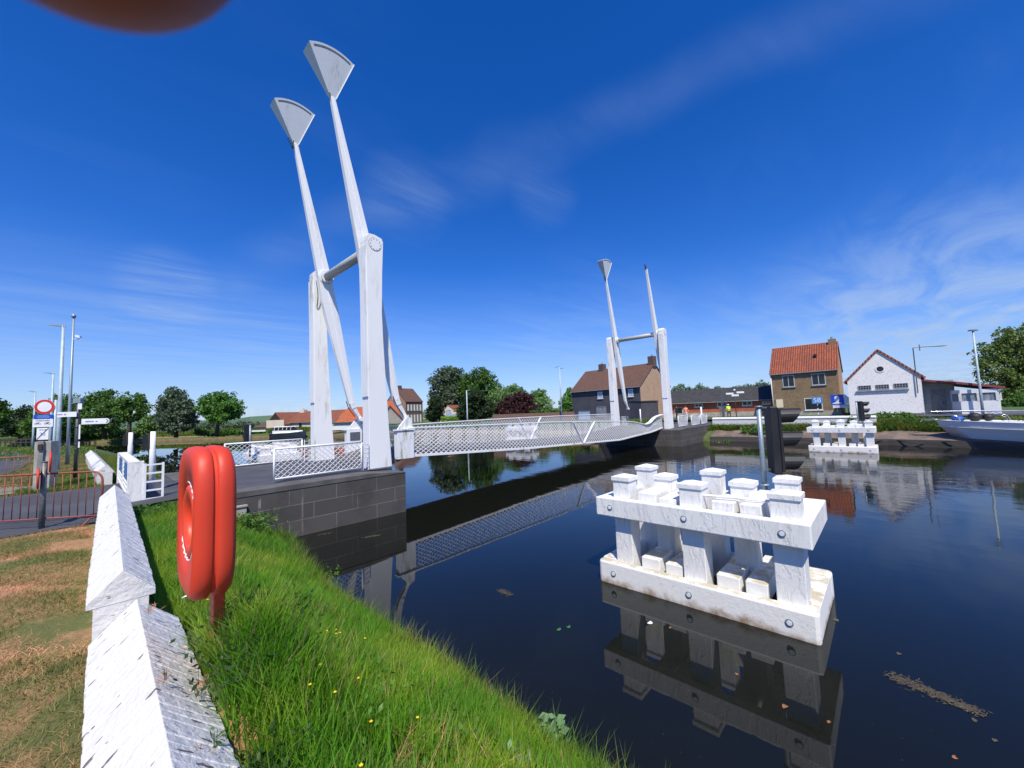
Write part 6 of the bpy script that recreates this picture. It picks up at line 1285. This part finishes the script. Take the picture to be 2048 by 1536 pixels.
for i,(px,py,z) in enumerate(((300,1228,1.87),(333,1362,1.87),(395,1390,1.70),(408,1375,1.70),(395,1520,1.72),(432,1505,1.66))):
    P=GP(px,py,z); herb('wall_weed',['dry grass sprig where the two wall sections meet','dry tuft on the ridge of the foreground wall','pale tuft on the right slope of the foreground wall','brown tuft beside the pale one at the wall edge','tuft on the right slope near the picture bottom','green leafy sprig at the right edge of the foreground wall'][i],P,30 if i<5 else 14,.05,.07 if i<5 else .12,.022,'grass_dry' if i<5 else 'leaf_mid',asp=.10 if i<5 else .4,group='weeds on the wall')
for i,(px,py,r_,mt) in enumerate(((640,1180,.30,'leaf_mid'),(760,1350,.28,'leaf_bright'),(900,1480,.30,'leaf_mid'),(600,1440,.30,'leaf_bright'),(420,1110,.25,'leaf_mid'),(560,1230,.25,'leaf_mid'),(700,1500,.25,'leaf_bright'))):
    herb('broad_weed',['low dock leaves in the grass near the abutment side','clover like weeds in the middle of the bank','dock leaves near the bottom of the bank','clover like weeds left of the bank centre','low weeds beside the lifebuoy housing','low weeds right of the lifebuoy post','bright weeds at the bottom of the bank'][i],GB(px,py,1.2),70,r_,.20,.026,mt,group='low weeds in the bank grass')
n=9000; X=rng.uniform(-6.6,-4.1,n); Y=rng.uniform(-13.9,-1.7,n); X,Y=rej(X,Y,lambda x,y:(x<xw(y)+.05)&(pn(x,y,3.1,4.)>.25)); blades('dry_stalks',X,Y,znear,.24,.004,'grass_dry',.9)
# buttercups
fl=None; g='yellow buttercups in the bank grass'
spots=[(370,1295),(398,1305),(655,1262),(672,1260),(680,1266),(730,1277),(540,1260),(620,1370),(717,1357),(670,1385),(742,1444),(835,1436),(722,1532),(500,1120),(385,1170),(375,1188),(402,1195),(415,1200),(440,1190),(470,1195),(488,1210),(650,1300),(672,1268),(525,1262),(440,1085),(600,1060),(350,1080),(640,1330)]
for i,(px,py) in enumerate(spots):
    P=GP(px,py,1.2); 
    for _ in range(4): P=GP(px,py,float(znear(P.x,P.y))+.26)
    if fl is None:
        fl=thing('buttercup',P,'small yellow buttercup flower among the bank grass','flower',g); m_=MB()
        for k in range(5):
            a=k*1.257; d1=V3((math.cos(a),math.sin(a),0)); d2=V3((-d1.y,d1.x,0)); m_.add([P,P+d1*.007+d2*.006+up*.003,P+d1*.012+up*.007,P+d1*.007-d2*.006+up*.003],[(0,1,2,3)])
        m_.build('petals','petal',fl); m_=MB(); m_.tube([P-up*.24,P-up*.001],.0015,4); m_.build('stem','grass_bank',fl)
    else: dup(fl,P,'small yellow buttercup flower among the bank grass',random.uniform(0,6))
# litter and floating things
P=GP(362,1168,1.8); P.z=float(znear(P.x,P.y))+.2; m_=MB(); m_.add([P,P+V3((.10,.03,.03)),P+V3((.16,-.01,.0)),P+V3((.07,-.05,.02)),P+V3((.2,.03,.05))],[(0,1,2,3),(1,4,2)]); tag(m_.build('paper_scrap','paper'),'crumpled white paper scrap in the grass behind the lifebuoy housing','litter')
for i,(px,py,r,mt) in enumerate(((1570,1412,.045,'dead_leaf'),(1657,1443,.030,'dead_leaf'),(1473,1348,.028,'dead_leaf'),(1340,1255,.025,'dead_leaf'),(1797,1307,.04,'weed_raft'),(1950,1440,.035,'weed_raft'),(1910,1515,.03,'dead_leaf'),(1118,1258,.045,'lily'),(1137,1254,.045,'lily'),(1300,1245,.05,'paper'),(1672,1240,.05,'weed_raft'),(1640,1272,.05,'weed_raft'),(1990,1480,.03,'weed_raft'))):
    P=GP(px,py,.006); a0=random.uniform(0,6); m_=MB(); k=9; m_.add([P]+[P+V3((math.cos(a0+j*2*math.pi/k),.7*math.sin(a0+j*2*math.pi/k),0))*r*random.uniform(.5,1.3) for j in range(k)],[(0,1+j,1+(j+1)%k) for j in range(k)])
    lab=['curled brown leaf floating in the dolphin reflection','orange maple leaf floating right of the dolphin reflection','brown leaf floating mid reflection of the dolphin','small brown leaf floating under the dolphin front beam','brown scrap floating right of the dolphin','brown scrap floating at the right near the weed raft end','brown leaf floating at the bottom right','green lily leaf left of the dolphin','second green lily leaf touching the first','pale plastic scrap floating in front of the dolphin','brown debris floating against the dolphin end','brown debris at the dolphin corner','brown scrap near the lower right edge'][i]
    tag(m_.build('floating_leaf',mt),lab,'leaf','floating leaves and scraps')
def raft(px0,py0,px1,py1,n,w,label,leaf=.02):
    A=np.array(GP(px0,py0,.004)); B=np.array(GP(px1,py1,.004)); u=rng.uniform(0,1,n)[:,None]; P=A*(1-u)+B*u+rng.normal(size=(n,3))*np.array([w,w,.001])*(1-.6*np.abs(u-.4)); P[:,2]=.004+rng.uniform(0,.006,n)
    a=rng.uniform(0,6.3,n); s=leaf*rng.uniform(.5,1.5,n); D=np.stack([np.cos(a),np.sin(a),0*a],1)*s[:,None]; E_=np.stack([-np.sin(a),np.cos(a),0*a],1)*s[:,None]*.3
    V=np.stack([P-D,P+E_,P+D,P-E_],1).reshape(-1,3); o=npmesh('weed_raft',V,quads=np.arange(n*4).reshape(n,4),mat='weed_raft'); tag(o,label,'floating weed','floating weed rafts')
raft(1785,1352,1958,1425,700,.06,'long brown raft of floating weed in the lower right water')
raft(1000,1180,1020,1190,160,.05,'small brown clump of floating weed left of the dolphin'); raft(640,1070,660,1066,120,.06,'small brown weed patch below the abutment'); raft(730,1075,760,1070,260,.05,'faint weed patch below the abutment corner')
n=150; px=rng.uniform(900,2040,n); py=rng.uniform(1130,1530,n); Vs=[]
for a,b2 in zip(px,py):
    P=GP(a,b2,.005); 
    if P.x>xw(P.y)+.3: r=rng.uniform(.003,.008); t0=rng.uniform(0,3); Vs.append([P+V3((math.cos(t0+k*2.1),math.sin(t0+k*2.1),0))*r for k in range(3)])
m_=MB(); 
for q in Vs: m_.add(q,[(0,1,2)])
tag(m_.build('floating_specks','weed_raft'),kind='stuff')

# photographer's fingertip over the lens
m_=MB(); 
pts_=[]; dist=.034
def near(px,py,dd): return CAM+ray(px,py)*dd
o=thing('fingertip',near(255,-60,dist),'blurred dark fingertip of the photographer at the top left corner','finger')
dist=.0205; r_=.0096
cen=near(75,-424,dist); up_=-Uw; sd2=Rw; dv=(Uw*1.0+Rw*-.06).normalized()
for k in range(14): t_=k/13*math.pi/2; ps_=cen-dv*r_*math.cos(t_); pts_.append((ps_,max(.0002,r_*math.sin(t_))))
pts_+=[(cen+dv*.015,.0097),(cen+dv*.035,.0102),(cen+dv*.06,.011)]
m_.tube([p for p,_ in pts_],[r for _,r in pts_],36); m_.build('skin','skin_finger',o,True)
